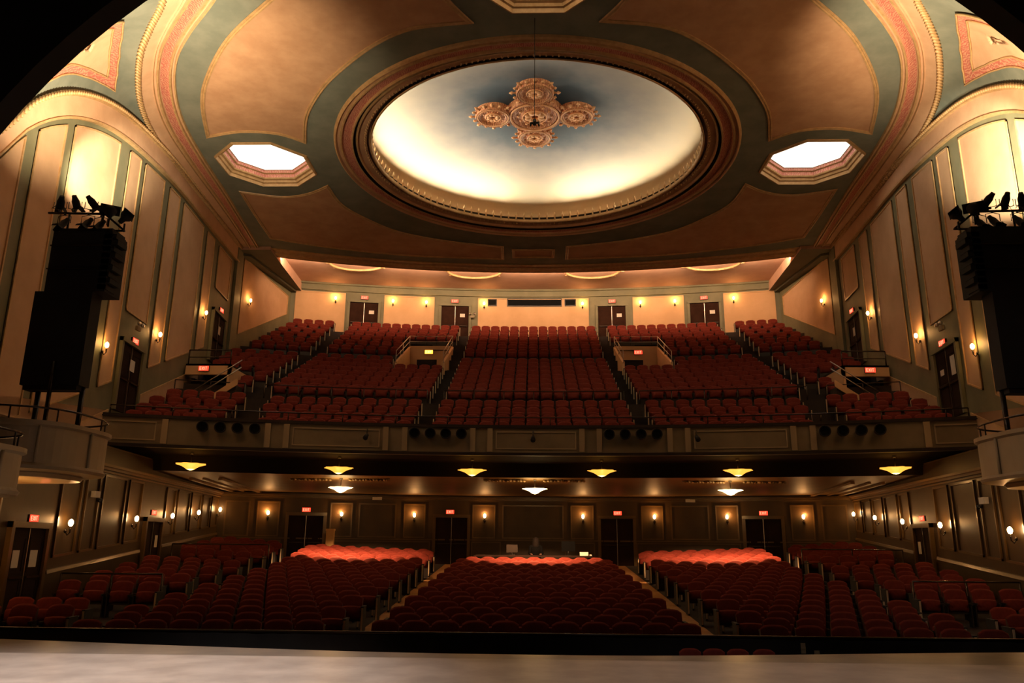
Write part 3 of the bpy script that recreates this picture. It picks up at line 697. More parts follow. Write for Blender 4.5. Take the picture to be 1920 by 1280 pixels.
# balcony terraces
ROWS = []      # (Yrow, top z, group)
for k, (y, z) in enumerate(((28.6, 6.0), (29.42, 6.39), (30.24, 6.81), (31.05, 7.25))): ROWS.append((y, z, 'front'))
for k in range(8): ROWS.append((33.4 + .843 * k, 8.18 + .393 * k, 'middle'))
for k in range(6): ROWS.append((41.3 + .86 * k, 11.92 + .5 * k, 'top'))
TER = [(27.45, 5.16)]
for (y, z, g) in ROWS:
    f = z - .84
    if (y, g) == (33.4, 'middle'): TER.append((31.2, 6.42)); TER.append((32.55, f))
    elif (y, g) == (41.3, 'top'): TER.append((39.45, 10.3)); TER.append((40.55, f))
    elif g == 'front' and y == 28.6: pass
    else: TER.append((y - .70, f))
TER.append((46.9, 13.47))
def in_vom(x, y): return (4.5 < abs(x) < 6.9 and 38.0 < y < 42.4) or (12.9 < abs(x) < 14.7 and 32.4 < y < 34.2)
bx = sorted(set([-16.2, 16.2] + [s * v_ for s in (-1, 1) for v_ in (0.6, 1.8, 3.0, 3.8, 4.5, 5.7, 6.9, 8.2, 9.6, 11.0, 11.7, 12.9, 14.7, 15.4)]))
b = MB()
def cap(x, y): return max(-UW(y) - .1, min(UW(y) + .1, x))
for (y0, z), (y1, zn) in zip(TER, TER[1:]):
    for x0, x1 in zip(bx, bx[1:]):
        xm = (x0 + x1) / 2
        if in_vom(xm, arcY((y0 + y1) / 2, xm, -14)): continue
        xa, xb = cap(x0, y0), cap(x1, y0)
        A, B, D, E_ = (xa, arcY(y0, xa, -14), z), (xb, arcY(y0, xb, -14), z), (xb, arcY(y1, xb, -14), z), (xa, arcY(y1, xa, -14), z)
        b.add([A, B, D, E_], [(0, 1, 2, 3)])
        if y1 < 46.8: b.add([E_, D, (D[0], D[1], zn), (E_[0], E_[1], zn)], [(0, 1, 2, 3)], 1)
FB = struct(b.build('floor_balcony', ['carpet', 'concrete'], recalc=False))
# balcony front
b = MB(); b.box(-14.35, 14.35, -.25, 0, 4.62, 5.62, fasciamap, nu=30)
FA = struct(b.build('wall_balcony_front', 'fascia'))
b = MB(); b.box(-14.35, 14.35, -.3, .07, 5.58, 5.68, fasciamap, nu=30); b.box(-14.35, 14.35, 0, .09, 4.62, 4.72, fasciamap, nu=30); b.build('ledge', 'concrete', FA)
for X in (-12.15, -9.0, -8.4, -5.1, -4.45, -2.1, -1.5, 1.7, 2.3, 4.7, 5.3, 8.7, 9.3, 12.6):
    b = MB(); b.box(X - .09, X + .09, 0, .07, 4.74, 5.56, fasciamap); b.build('pilaster_strip', 'fascia_light', FA)
for (a, c) in ((-8.2, -5.3), (-1.3, 1.5), (5.5, 8.5), (-14.2, -12.4), (12.8, 14.2)):
    b = MB(); frame_only(b, fasciamap, a, c, 4.84, 5.46, fw=.04, fd=.03, n=3); b.build('panel_moulding', 'fascia_light', FA)
# soffit
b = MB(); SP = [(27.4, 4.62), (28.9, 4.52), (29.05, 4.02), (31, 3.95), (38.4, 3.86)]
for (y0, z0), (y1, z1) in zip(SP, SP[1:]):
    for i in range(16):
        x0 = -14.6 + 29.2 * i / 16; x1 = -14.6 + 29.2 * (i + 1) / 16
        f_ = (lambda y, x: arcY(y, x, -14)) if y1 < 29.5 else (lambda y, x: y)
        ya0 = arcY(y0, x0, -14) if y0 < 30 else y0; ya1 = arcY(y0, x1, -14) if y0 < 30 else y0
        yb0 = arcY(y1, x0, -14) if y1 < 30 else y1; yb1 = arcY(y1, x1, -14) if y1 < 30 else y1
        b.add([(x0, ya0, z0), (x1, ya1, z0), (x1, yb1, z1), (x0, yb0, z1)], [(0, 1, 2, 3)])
b.m = [1] * 32 + [0] * (len(b.m) - 32)  # front recess strips take the painted-in dark brown
SO = struct(b.build('ceiling_under_balcony', ['soffit', 'recess_shade'], recalc=False))
for s in (-1, 1):
    for k, (o, w, d) in enumerate(((.5, .12, .07), (1.0, .07, .05), (1.6, .15, .06))):
        b = MB(); b.add([(s * (LW(y) - o - dx), y, 3.95 - (.09 * (y - 31) / 7.4 if y > 31 else 0) - dz) for y in (29.4, 36.6) for dx, dz in ((0, -.02), (0, d), (w, d), (w, -.02))], [(0, 1, 5, 4), (1, 2, 6, 5), (2, 3, 7, 6), (0, 3, 2, 1), (4, 5, 6, 7)]); b.build('soffit_moulding', 'soffit', SO)
b = MB()
for X in (-7.3, 0, 7.4):       # plaster scroll strips beside the rear lamps
    for k in range(-14, 15):
        if abs(k) < 3: continue
        a = X + k * .13; b.tube([(a, 29.6 + .10 * math.sin(k * 2.1), 3.97), (a + .1, 29.6 + .10 * math.sin((k + 1) * 2.1), 3.94)], .05, 4)
b.build('scroll_ornament', 'soffit', SO)

# ------------------------------------------------------------------ proscenium (dark, seen from the stage side)
b = MB(); N = 48; pts = [(.1 + 10.03 * math.cos(PI * k / N), 2.8 + 10.03 * math.sin(PI * k / N)) for k in range(N + 1)]
inner = [(10.13, -1.0)] + pts + [(-9.93, -1.0)]; outer = [(24, -1.0)] + [(max(-24, min(24, (x - .1) * 3.2)), min(22, 2.8 + (z - 2.8) * 2.2 + 3)) for x, z in pts] + [(-24, -1.0)]
for (i0, o0), (i1, o1) in zip(zip(inner, outer), zip(inner[1:], outer[1:])):
    b.hexa([(i0[0], 10.7, i0[1]), (i1[0], 10.7, i1[1]), (o1[0], 10.7, o1[1]), (o0[0], 10.7, o0[1]), (i0[0], 11.1, i0[1]), (i1[0], 11.1, i1[1]), (o1[0], 11.1, o1[1]), (o0[0], 11.1, o0[1])])
struct(b.build('wall_proscenium', 'pros'))

# ------------------------------------------------------------------ seats
def backrest(b, xf, nc=7, lo=.40, top=1.0, mi=0, mi_b=1):
    prof = [(-.02, lo), (-.05, lo + .22), (-.01, top - .22), (.03, top - .05), (.055, top), (.085, top - .02), (.09, top - .2), (.05, lo + .1), (.03, lo)]
    vs = []; L_ = len(prof)
    for i in range(nc):
        x = -.255 + .51 * i / (nc - 1); e = (abs(x) / .255)
        for (y, z) in prof:
            zz = z - (.075 * e ** 4 if z > top - .1 else 0) ; vs.append(xf((x, y + .0 - .02 * e * e, zz)))
    fs = []
    for i in range(nc - 1):
        for k in range(L_ - 1): fs.append((i * L_ + k, (i + 1) * L_ + k, (i + 1) * L_ + k + 1, i * L_ + k + 1))
    b.add(vs, [f for f in fs], mi, True)
    b.add([vs[k] for k in range(L_)], [tuple(range(L_))], mi_b); b.add([vs[(nc - 1) * L_ + k] for k in range(L_)], [tuple(range(L_))[::-1]], mi_b)
def cushion(b, xf, mi=0):
    vs = []; pr = [(-.14, .40), (-.19, .48), (-.17, .70), (-.13, .735), (-.09, .70), (-.08, .44)]
    for i in range(4):
        x = -.23 + .46 * i / 3; d = .0 if 0 < i < 3 else .02
        for (y, z) in pr: vs.append(xf((x, y + d, z - d)))
    n_ = len(pr); fs = [tuple(range(n_)), tuple(3 * n_ + k for k in range(n_))[::-1]]
    for i in range(3):
        for k in range(n_): fs.append((i * n_ + k, (i + 1) * n_ + k, (i + 1) * n_ + (k + 1) % n_, i * n_ + (k + 1) % n_))
    b.add(vs, fs, mi, True)
def bx_(b, x0, x1, y0, y1, z0, z1, xf, mi):
    b.hexa([xf(p) for p in ((x0, y0, z0), (x1, y0, z0), (x1, y1, z0), (x0, y1, z0), (x0, y0, z1), (x1, y0, z1), (x1, y1, z1), (x0, y1, z1))], mi)
def make_seat(end=0):
    t = thing('theatre_seat', 'x', 'theatre seat', (0, 0, 0), 0, 'red theatre seats')
    I = lambda p: (p[0], p[1], p[2] * .87)
    b = MB(); backrest(b, I); b.build('backrest', ['red', 'redback'], t)
    b = MB(); cushion(b, I); b.build('seat_cushion', 'red', t)
    b = MB(); bx_(b, -.272, -.245, -.30, .02, .58, .63, I, 0); b.build('armrest', 'seatmetal', t)
    b = MB(); bx_(b, .245, .272, -.30, .02, .58, .63, I, 0); b.build('armrest', 'seatmetal', t)
    b = MB(); bx_(b, -.28, -.255, -.22, .02, 0, .58, I, 0); bx_(b, .255, .28, -.22, .02, 0, .58, I, 0); bx_(b, -.26, .26, -.12, -.02, .34, .40, I, 0); b.build('pedestal', 'seatmetal', t)
    if end:
        b = MB(); end_panel(b, I, end); b.build('end_panel', ['black', 'standard'], t)
    return t
def end_panel(b, xf, s):
    x0, x1 = (s * .275, s * .325)
    x0, x1 = min(x0, x1), max(x0, x1)
    bx_(b, x0, x1, -.33, .12, 0, .70, xf, 0); bx_(b, x0 + .006, x1 - .006, -.35, -.33, .05, .70, xf, 1); bx_(b, x0 - .01, x1 + .01, -.34, .12, .70, .73, xf, 0)
PROTO = {0: make_seat(0), -1: make_seat(-1), 1: make_seat(1)}
pused = set()
SEATS = []    # (x,y,z,phi,end,desc)
ordn = ['first', 'second', 'third', 'fourth', 'fifth', 'sixth', 'seventh', 'eighth', 'ninth', 'tenth', 'eleventh', 'twelfth', 'thirteenth', 'fourteenth', 'fifteenth', 'sixteenth', 'seventeenth', 'eighteenth', 'nineteenth', 'twentieth', 'twenty-first', 'twenty-second', 'twenty-third', 'twenty-fourth']
def add_row(Yc, x0, x1, cy, zf, ends, block, rowname):
    n_ = int((x1 - x0 + .02) / .56)
    if n_ < 1: return
    st = (x1 - x0) / n_
    if cy == -60 and rowname in ordn[1::2] and n_ > 3:      # every other ground floor row is staggered by half a seat
        x0 += st * .5 - .02; x1 -= st * .5 - .02; n_ -= 1; st = (x1 - x0) / n_
    for i in range(n_):
        x = x0 + st * (i + .5); y = arcY(Yc, x, cy); e = 0
        if cy != -60 and (4.3 < abs(x) < 7.15 and 38.0 < y < 42.9 or abs(x) > 12.4 and 31.3 < y < 34.6 and Yc > 32): continue
        if i == 0 and -1 in ends: e = -1
        if i == n_ - 1 and 1 in ends: e = 1
        SEATS.append((x, y, zf(x, y), -math.atan2(x, y - cy), e, block, rowname, i, n_))
OZ = lambda x, y: z_orch(x, y)
for k in range(22):
    Yc = 15.62 + .915 * k; rn = ordn[k]
    if k < 18: add_row(Yc, -3.06 + .010 * k, 3.16 - .010 * k, -60, OZ, (-1, 1), 'centre', rn)
    xo = 8.55 if Yc < 27 else 8.55 + (Yc - 27) * .14
    add_row(Yc, -xo, -3.9 - .010 * k, -60, OZ, (-1, 1), 'left middle', rn); add_row(Yc, 4.15 + .01 * k, xo + .05, -60, OZ, (-1, 1), 'right middle', rn)
    if Yc > 17 and not (19.0 < Yc < 20.9) and not (26.9 < Yc < 29.2):
        w_ = LW(Yc - 1) - .45; xi = xo + .85
        if w_ > xi + .6:
            add_row(Yc, -w_, -xi, -60, OZ, (1,), 'far left', rn); add_row(Yc, xi, w_, -60, OZ, (-1,), 'far right', rn)
n_orch = len(SEATS)
for (y, z, g) in ROWS:
    zf = lambda x, yy, z=z: z - .84
    cyf = -40 if g == 'front' else -14
    add_row(y, -3.72, 3.74, cyf, zf, (-1, 1), 'bc', g)
    for s in (-1, 1):
        lo, hi = 4.42, 10.95 if y > 32 else (10.0 if g == 'front' and y < 30 else 10.4)
        if 38 < y < 42.7: lo = 7.1
        if y > 43: hi = 10.8
        a, c = (-hi, -lo) if s < 0 else (lo, hi)
        add_row(y, a, c, cyf, zf, (-1, 1), 'b1', g)
        lo = 11.75 if y > 32 else 11.1; hi = (UW(y - 1.9) if y < 40 else 20.80 - .1382 * y) - .35
        if y < 32: hi = {28.6: 14.0, 29.42: 14.1, 30.24: 14.1, 31.05: 13.9}[y]
        if g == 'middle' and y < 34.6: hi = 12.8
        a, c = (-hi, -lo) if s < 0 else (lo, hi)
        if hi - lo > .6: add_row(y, a, c, -14, zf, (1,) if s < 0 else (-1,), 'b2', g)
CAMP = Vector((0, 0, 1.6))
def visible(sx):
    x, y = sx[0], sx[1]
    return -.66 * y - .3 < x < .60 * y + .3
cand = sorted([i for i in range(n_orch) if visible(SEATS[i])], key=lambda i: SEATS[i][0] ** 2 + SEATS[i][1] ** 2)
near = set(cand[:296])
def seat_label(sx):
    x, y, z, ph, e, block, rn, i, n_ = sx
    side = 'in' if 'centre' in block else 'in'
    return 'dark red theatre seat, %s row back, %s from left in the %s block' % (rn, ordn[i], block)
for i in sorted(near):
    x, y, z, ph, e = SEATS[i][:5]; pr = PROTO[e]; lab = seat_label(SEATS[i])
    if e in pused: dup(pr, (x, y, z), ph, lab)
    else: pused.add(e); pr.location = (x, y, z); pr.rotation_euler = (0, 0, ph); pr['label'] = lab
far = MB()
for i, sx in enumerate(SEATS):
    if i in near: continue
    x, y, z, ph, e = sx[:5]; c, s_ = math.cos(ph), math.sin(ph)
    xf = lambda p: (x + p[0] * c - p[1] * s_, y + p[0] * s_ + p[1] * c, z + p[2] * .87)
    backrest(far, xf, nc=5); cushion(far, xf)
    bx_(far, .245, .29, -.26, .02, .57, .63, xf, 2); bx_(far, -.26, .26, -.12, -.03, .0, .40, xf, 2)
    if e: far_mi = len(far.f); end_panel(far, xf, e); far.m[far_mi:] = [3 if m_ == 0 else 4 for m_ in far.m[far_mi:]]
fo = far.build('theatre_seats', ['red', 'redback', 'seatmetal', 'black', 'standard'], recalc=False)
tag(fo, 'remaining rows of small red seats on the balcony and rear ground floor', 'theatre seats', 'red theatre seats', 'stuff')

# row of seats in the pit, in front of the black rail
for k, X in enumerate((2.66, 3.06, 3.46, 3.90)):
    o = dup(PROTO[0], (X, 14.2, -.80), 0, 'red seat in front of the black pit rail, %s from left of four' % ordn[k], 'seats before the pit rail'); o.scale = (.72, .72, .86)

# ------------------------------------------------------------------ rails
def railing(name, label, pts, h, mat_='rail_metal', post_every=1.2, mid=True, r=.022, group=None):
    x0, y0, z0 = pts[0]
    t = thing(name, label, 'railing', pts[0], 0, group)
    loc = [(p[0] - x0, p[1] - y0, p[2] - z0) for p in pts]
    b = MB(); b.tube([(x, y, z + h) for x, y, z in loc], r, 7); b.build('top_rail', mat_, t)
    if mid:
        b = MB(); b.tube([(x, y, z + h * .5) for x, y, z in loc], r * .7, 6); b.build('mid_rail', mat_, t)
    d = 0; last = None
    for i, p in enumerate(loc):
        if last is None or (Vector(p) - last).length >= post_every - 1e-3 or i == len(loc) - 1:
            b = MB(); b.tube([p, (p[0], p[1], p[2] + h)], r, 6); b.build('post', mat_, t); last = Vector(p)
    return t
def arcpts(Yc, cy, x0, x1, z, n_): return [(x0 + (x1 - x0) * i / n_, arcY(Yc, x0 + (x1 - x0) * i / n_, cy), z) for i in range(n_ + 1)]
railing('balcony_rail', 'long low metal rail along the front ledge of the balcony', arcpts(27.35, -14, -13.8, 13.8, 5.66, 46), .30, post_every=1.7, mid=False)
for (a, c, nm) in ((-11.0, -4.45, 'left middle'), (-3.75, 3.8, 'centre'), (4.45, 11.0, 'right middle'), (-14.3, -11.75, 'far left'), (11.75, 14.3, 'far right')):
    railing('balcony_rail', 'dark metal rail in front of the %s block of the main balcony rows' % nm, arcpts(32.62, -14, a, c, 7.2, max(3, int((c - a) / .6))), .72, post_every=1.15, mid=False, group='rails along the balcony cross aisle')
for s, sn in ((-1, 'left'), (1, 'right')):
    for Y, z in ((28.95, z_orch(11.5, 28.95)), (20.75, z_orch(11, 20.75))):
        x1 = LW(Y) - .3; x0 = 9.5
        railing('aisle_rail', 'dark rail before the %s ground floor side aisle, %s side' % ('rear' if Y > 25 else 'front', sn), [(s * (x0 + (x1 - x0) * i / 4), Y, z) for i in range(5)], .98, post_every=1.0)
# pit rail with black cloth
t = thing('pit_rail', 'long black draped rail between the stage edge and the front row of seats', 'railing', (0, 14.72, -.9))
b = MB(); b.tube([(-12, 0, .99), (12, 0, .99)], .025, 8); b.build('top_rail', 'rail_metal', t)
b = MB(); n_ = 160; vs = []
for i in range(n_ + 1):
    x = -12 + 24 * i / n_; w_ = .02 * math.sin(i * 1.9) + .012 * math.sin(i * .7)
    vs += [(x, w_, 0), (x, w_ * .3, .97)]
b.add(vs, [(2 * i, 2 * i + 2, 2 * i + 3, 2 * i + 1) for i in range(n_)], 0, True); b.build('drape', 'black', t, recalc=False)
for k in range(9):
    b = MB(); b.tube([(-12 + 3 * k, .04, 0), (-12 + 3 * k, .04, .99)], .025, 6); b.build('post', 'rail_metal', t)

# ------------------------------------------------------------------ stair openings in the balcony
for s, sn in ((-1, 'left'), (1, 'right')):
    # inner vomitory: cream well with EXIT sign
    b = MB(); x0, x1 = sorted((s * 4.5, s * 6.9))
    b.box(x0, x1, 42.25, 42.4, 9.0, 12.35, mi=0)
    for xx in (x0, x1):
        b.hexa([(xx - .06, 38.2, 9.0), (xx + .06, 38.2, 9.0), (xx + .06, 42.3, 9.0), (xx - .06, 42.3, 9.0), (xx - .06, 38.2, 10.5), (xx + .06, 38.2, 10.5), (xx + .06, 42.3, 12.3), (xx - .06, 42.3, 12.3)], 0)
    b.box(x0, x1, 38.1, 42.3, 8.9, 9.0, mi=1)
    o = struct(b.build('wall_stairwell_' + sn, ['cream_light', 'concrete']))
    b = MB(); mid = (x0 + x1) / 2; b.box(mid - .75, mid + .35, 42.2, 42.26, 9.0, 11.55); b.build('stair_opening', 'black', o)
    exit_sign(('amber lit' if s < 0 else 'red lit') + ' exit sign in the stair opening of the %s balcony block' % sn, (s * 5.78, 42.05, 11.95), 0, *(('sign_amber', 'sign_amber_letter') if s < 0 else ('sign_red', 'sign_letter')), sc=1.05)
    xx0, xx1 = s * 4.5, s * 6.9
    railing('stair_guard', 'pale metal guard rail round the %s stair opening in the balcony' % sn, [(xx1, 38.2, 10.45), (xx1, 40.2, 11.35), (xx1, 42.3, 12.3), ((xx0 + xx1) / 2, 42.35, 12.3), (xx0, 42.3, 12.3), (xx0, 40.2, 11.35), (xx0, 38.2, 10.45)], .62, 'steel', 1.5, True, .02)
    # side tunnel mouth with stairs up
    Yt = 31.9; zt = 6.42; xw = UW(Yt) - .1
    b = MB(); xa, xb = sorted((s * 12.75, s * xw))
    b.box(xa, xb, Yt, Yt + .2, 8.46, 8.84, mi=0); b.box(xa, xb, Yt, Yt + .22, 8.84, 8.92, mi=1)
    ia, ib = sorted((s * 12.75, s * 12.85)); b.box(ia, ib, Yt, Yt + 2.2, zt, 8.84, mi=0)
    b.box(xa, xb, Yt + 2.0, Yt + 2.2, zt, 8.92, mi=1); b.box(xa, xb, Yt, Yt + 2.2, 8.84, 8.92, mi=1)
    o = struct(b.build('wall_tunnel_' + sn, ['cream_light', 'black']))
    exit_sign('red lit exit sign on the cream lintel of the %s balcony side tunnel' % sn, (s * 13.83, Yt - .1, 8.70), 0, sc=1.0)
    railing('tunnel_guard', 'dark metal guard rail above the %s balcony side tunnel' % sn, [(s * (xw - .05), Yt + .1, 8.92), (s * 13.7, Yt + .1, 8.92), (s * 12.8, Yt + .1, 8.92)], .62, 'rail_metal', .9, True, .028)
    # short flight of steps with a pair of sloping hand rails
    t = thing('side_stair', 'short flight of pale steps up to the %s side seats of the balcony' % sn, 'stairs', (s * 13.9, 30.75, zt))
    b = MB(); st_n = 8
    for k in range(st_n):
        x_0 = -s * k * .24; x_1 = -s * (k + 1) * .24; a, c = sorted((x_0, x_1)); b.box(a, c, 0, .7, 0, .17 * (k + 1))
    b.build('steps', 'concrete', t)
    b = MB(); b.hexa([(0, -.08, 0), (-s * 2.0, -.08, 1.36), (-s * 2.0, -.02, 1.36), (0, -.02, 0), (0, -.08, .28), (-s * 2.0, -.08, 1.64), (-s * 2.0, -.02, 1.64), (0, -.02, .28)]); b.build('stringer', 'cream_light', t)
    for dz in (.95, .65):
        b = MB(); b.tube([(s * .15, -.06, dz - .1), (-s * 2.1, -.06, dz + 1.43)], .022, 6); b.build('hand_rail', 'steel', t)

# ------------------------------------------------------------------ bowl lamps under the balcony
def bowl_lamp(label, loc, m1, m2, e, sc=1.0):
    t = thing('bowl_lamp', label, 'ceiling lamp', loc, 0, 'bowl lamps under the balcony'); t.scale = (sc, sc, sc)
    b = MB(); b.lathe([(.16, -.17), (.22, -.12), (.34, -.05), (.50, .015), (.56, .03), (.55, .045), (.34, .0), (.2, -.05)], 48, rmod=lambda a, r: 1 + (.10 * math.cos(8 * a) if r > .45 else 0)); b.build('glass_petals', m1, t)
    b = MB(); b.lathe([(0, -.22), (.03, -.21), (.10, -.19), (.17, -.15), (.2, -.10), (.0, -.1)], 24); b.build('glass_core', m2, t)
    b = MB(); b.tube([(0, 0, -.1), (0, 0, .455)], .02, 8); b.lathe([(0, .47), (.09, .47), (.07, .43), (0, .42)], 12); b.build('stem', 'rail_metal', t)
    light('POINT', 'bowl_lamp_light', (loc[0], loc[1], loc[2] - .42 * sc), e, (1, .50, .16), .12)
    if sc < .8: light('SPOT', 'bowl_lamp_downlight', (loc[0], loc[1], loc[2] - .30), 2100, (1, .52, .24), .08, (loc[0], loc[1] + 1.75, .2), math.radians(98), .25)
    return t
for k, X in enumerate((-11.55, -6.78, -2.15, 2.42, 7.05, 11.9)):
    nm = order[k] if k < 3 else ('third from right', 'second from right', 'rightmost')[k - 3]
    bowl_lamp('glowing amber glass bowl lamp just behind the balcony front, %s of six' % nm, (X, arcY(28.0, X, -14), 4.15), 'bowl', 'bowl_hot', 7, .84)
for k, X in enumerate((-7.17, .07, 7.27)):
    bowl_lamp('brightly lit glass bowl lamp in the rear trio under the balcony, %s' % ('left one', 'middle one', 'right one')[k], (X, 29.5, 3.62), 'bowl_bright', 'bowl_bright', 45, .76)

# ------------------------------------------------------------------ fascia spotlights
fs0 = None
for gi, Xc in enumerate((-10.2, -3.3, 3.45, 10.45)):
    for k in range(4):
        X = Xc + (k - 1.5) * .54; p = fasciamap(X, .16, 5.33); rz = -math.atan2(X, 41)
        lab = 'round black spotlight on the balcony front, %s of four in the %s cluster' % (('leftmost', 'second', 'third', 'rightmost')[k], ('far left', 'left centre', 'right centre', 'far right')[gi])
        if fs0 is None:
            t = thing('spotlight', lab, 'spotlight', p, rz, 'round black spotlights on the balcony front')
            b = MB(); b.lathe([(0, .16), (.13, .16), (.16, .1), (.17, -.12), (.19, -.14), (.175, -.15), (.15, -.10), (0, -.08)], 20, axis=Matrix.Rotation(-PI / 2, 3, 'X')); b.build('housing', 'black', t)
            b = MB(); b.lathe([(0, -.085), (.15, -.105)], 20, axis=Matrix.Rotation(-PI / 2, 3, 'X')); b.build('lens', 'glass', t)
            fs0 = t
        else: dup(fs0, p, rz, lab)
for k, (X, nm) in enumerate(((-5.75, 'left'), (0.0, 'centre'), (5.6, 'right'))):
    p = fasciamap(X, .22, 5.22)
    t = thing('stage_light', 'small black stage light clamped to the %s panel of the balcony front' % nm, 'stage light', p, 0, 'small lights on the balcony front')
    b = MB(); b.tube([(0, .12, .02), (0, -.10, -.10)], [.07, .09], 8); b.build('housing', 'black', t)
    b = MB(); b.tube([(0, .1, 0), (0, .14, .26)], .02, 5); b.build('yoke', 'black_metal', t)

# ------------------------------------------------------------------ opera boxes
def opera_box(label, s, Yc, hy, xin, ztop, zbot):
    t = thing('opera_box', label, 'box balcony', (s * (UW(Yc)), Yc, zbot), 0, 'curved box balconies')
    P = []
    dep = UW(Yc) - xin
    for k in range(33):
        a = -PI / 2 + PI * k / 32
        ca, sa = math.cos(a), math.sin(a)
        x = dep * (abs(ca) ** .55); y = hy * (1 if sa > 0 else -1) * (abs(sa) ** .6)
        P.append((-s * x, y))
    hgt = ztop - zbot
    q = lambda off: [((abs(x) + off * (abs(x) / dep)) * (-s), y * (1 + off / hy)) for x, y in P]
    b = MB()
    levels = [(.0, 0), (.03, .06), (-.02, .12), (-.02, hgt - .12), (.04, hgt - .08), (.04, hgt), (-.14, hgt), (-.14, .15)]
    rings = [[(x, y, z) for x, y in q(o)] for o, z in levels]
    n_ = len(P)
    for (r0, r1) in zip(rings, rings[1:]):
        b.add(r0 + r1, [(i, i + 1, n_ + i + 1, n_ + i) for i in range(n_ - 1)], 0, False)
    b.build('front', 'box', t, recalc=True)
    for i in (4, 10, 16, 22, 28):
        b = MB(); x, y = q(.005)[i]; b.tube([(x, y, .12), (x, y, hgt - .1)], .035, 4); b.build('panel_strip', 'box', t)
    b = MB(); q0 = q(-.02); b.add([(x, y, .10) for x, y in q0], [tuple(range(n_))]); b.build('floor_slab', 'carpet', t)
    b = MB()
    for (o0, z0, o1, z1) in ((0, 0, -.35, -.05), (-.35, -.05, -.4, -.12), (-.4, -.12, -.55, -.12), (-.55, -.12, -1.1, -.02)):
        A = [(x, y, z0) for x, y in q(o0)]; B = [(x, y, z1) for x, y in q(o1)]
        b.add(A + B, [(i, i + 1, n_ + i + 1, n_ + i) for i in range(n_ - 1)], 0, True)
    A = [(x, y, -.02) for x, y in q(-1.1)]; b.add(A, [tuple(range(n_))]); b.build('underside', 'box_under', t)
    b = MB(); R1 = [(x, y, hgt + .26) for x, y in q(-.05)]; b.tube(R1, .022, 6)
    for i in range(2, n_, 5): x, y = q(-.05)[i]; b.tube([(x, y, hgt - .02), (x, y, hgt + .26)], .016, 5)
    b.build('guard_rail', 'rail_metal', t)
    return t
opera_box('curved cream box balcony on the left wall, under the left speaker tower', -1, 16.35, 1.75, 9.35, 3.92, 2.98)
opera_box('curved cream box balcony nearest the stage on the left wall, cut by the frame', -1, 12.75, 1.45, 8.75, 3.16, 2.36)
opera_box('curved cream box balcony on the right wall, under the right speaker tower', 1, 16.35, 1.75, 9.5, 3.92, 2.98)

# ------------------------------------------------------------------ speaker towers and their lights
def par_light(label, loc, aim, hang=False, r=.085):
    t = thing('stage_light', label, 'stage light', loc, 0, 'small stage lights on the speaker towers')
    ax = Vector(aim).normalized().to_track_quat('Z', 'Y').to_matrix()
    d = .24 if not hang else -.24
    b = MB(); b.lathe([(0, -.16), (.05, -.16), (r * .7, -.1), (r, -.02), (r, .14), (r * 1.12, .15), (r * .9, .13), (0, .06)], 12, (0, 0, d), axis=ax); b.build('housing', 'black', t)
    b = MB()
    for k in range(4):
        a = k * PI / 2 + .3; p0 = ax @ Vector((r * math.cos(a), r * math.sin(a), .14)); p1 = ax @ Vector((r * 1.9 * math.cos(a), r * 1.9 * math.sin(a), .24)); w_ = ax @ Vector((-math.sin(a) * .07, math.cos(a) * .07, 0))
        b.add([p0 - w_ + Vector((0, 0, d)), p0 + w_ + Vector((0, 0, d)), p1 + w_ * .7 + Vector((0, 0, d)), p1 - w_ * .7 + Vector((0, 0, d))], [(0, 1, 2, 3)])
    b.build('barn_doors', 'black', t, recalc=False)
    b = MB(); sg = 1 if not hang else -1
    b.tube([(-.15, 0, sg * .24), (-.15, 0, sg * .08), (0, 0, sg * .04), (.15, 0, sg * .08), (.15, 0, sg * .24)], .010, 5); b.tube([(0, 0, 0), (0, 0, sg * .05)], .025, 6); b.build('yoke', 'black_metal', t)
    return t
def flood(label, loc, aim):
    t = thing('flood_light', label, 'flood light', loc, 0, 'flood lights on the speaker towers'); t.scale = (.66, .66, .66)
    ax = Vector(aim).normalized().to_track_quat('Z', 'Y').to_matrix()
    b = MB(); b.lathe([(0, -.28), (.08, -.28), (.10, -.12), (.19, -.02), (.22, .10), (.20, .12), (.12, .03), (0, 0)], 14, (0, 0, .3), axis=ax); b.build('reflector', 'black', t)
    b = MB(); q_ = [ax @ Vector((x, y, .12)) + Vector((0, 0, .3)) for x, y in ((-.32, -.2), (.32, -.2), (.32, .2), (-.32, .2))]; q2 = [p + (ax @ Vector((0, 0, .02))) for p in q_]
    b.hexa(q_ + q2); b.build('rim_plate', 'black', t)
    b = MB(); b.tube([(0, 0, -.25), (0, 0, .05)], .035, 6); b.build('stand', 'black_metal', t)
    return t
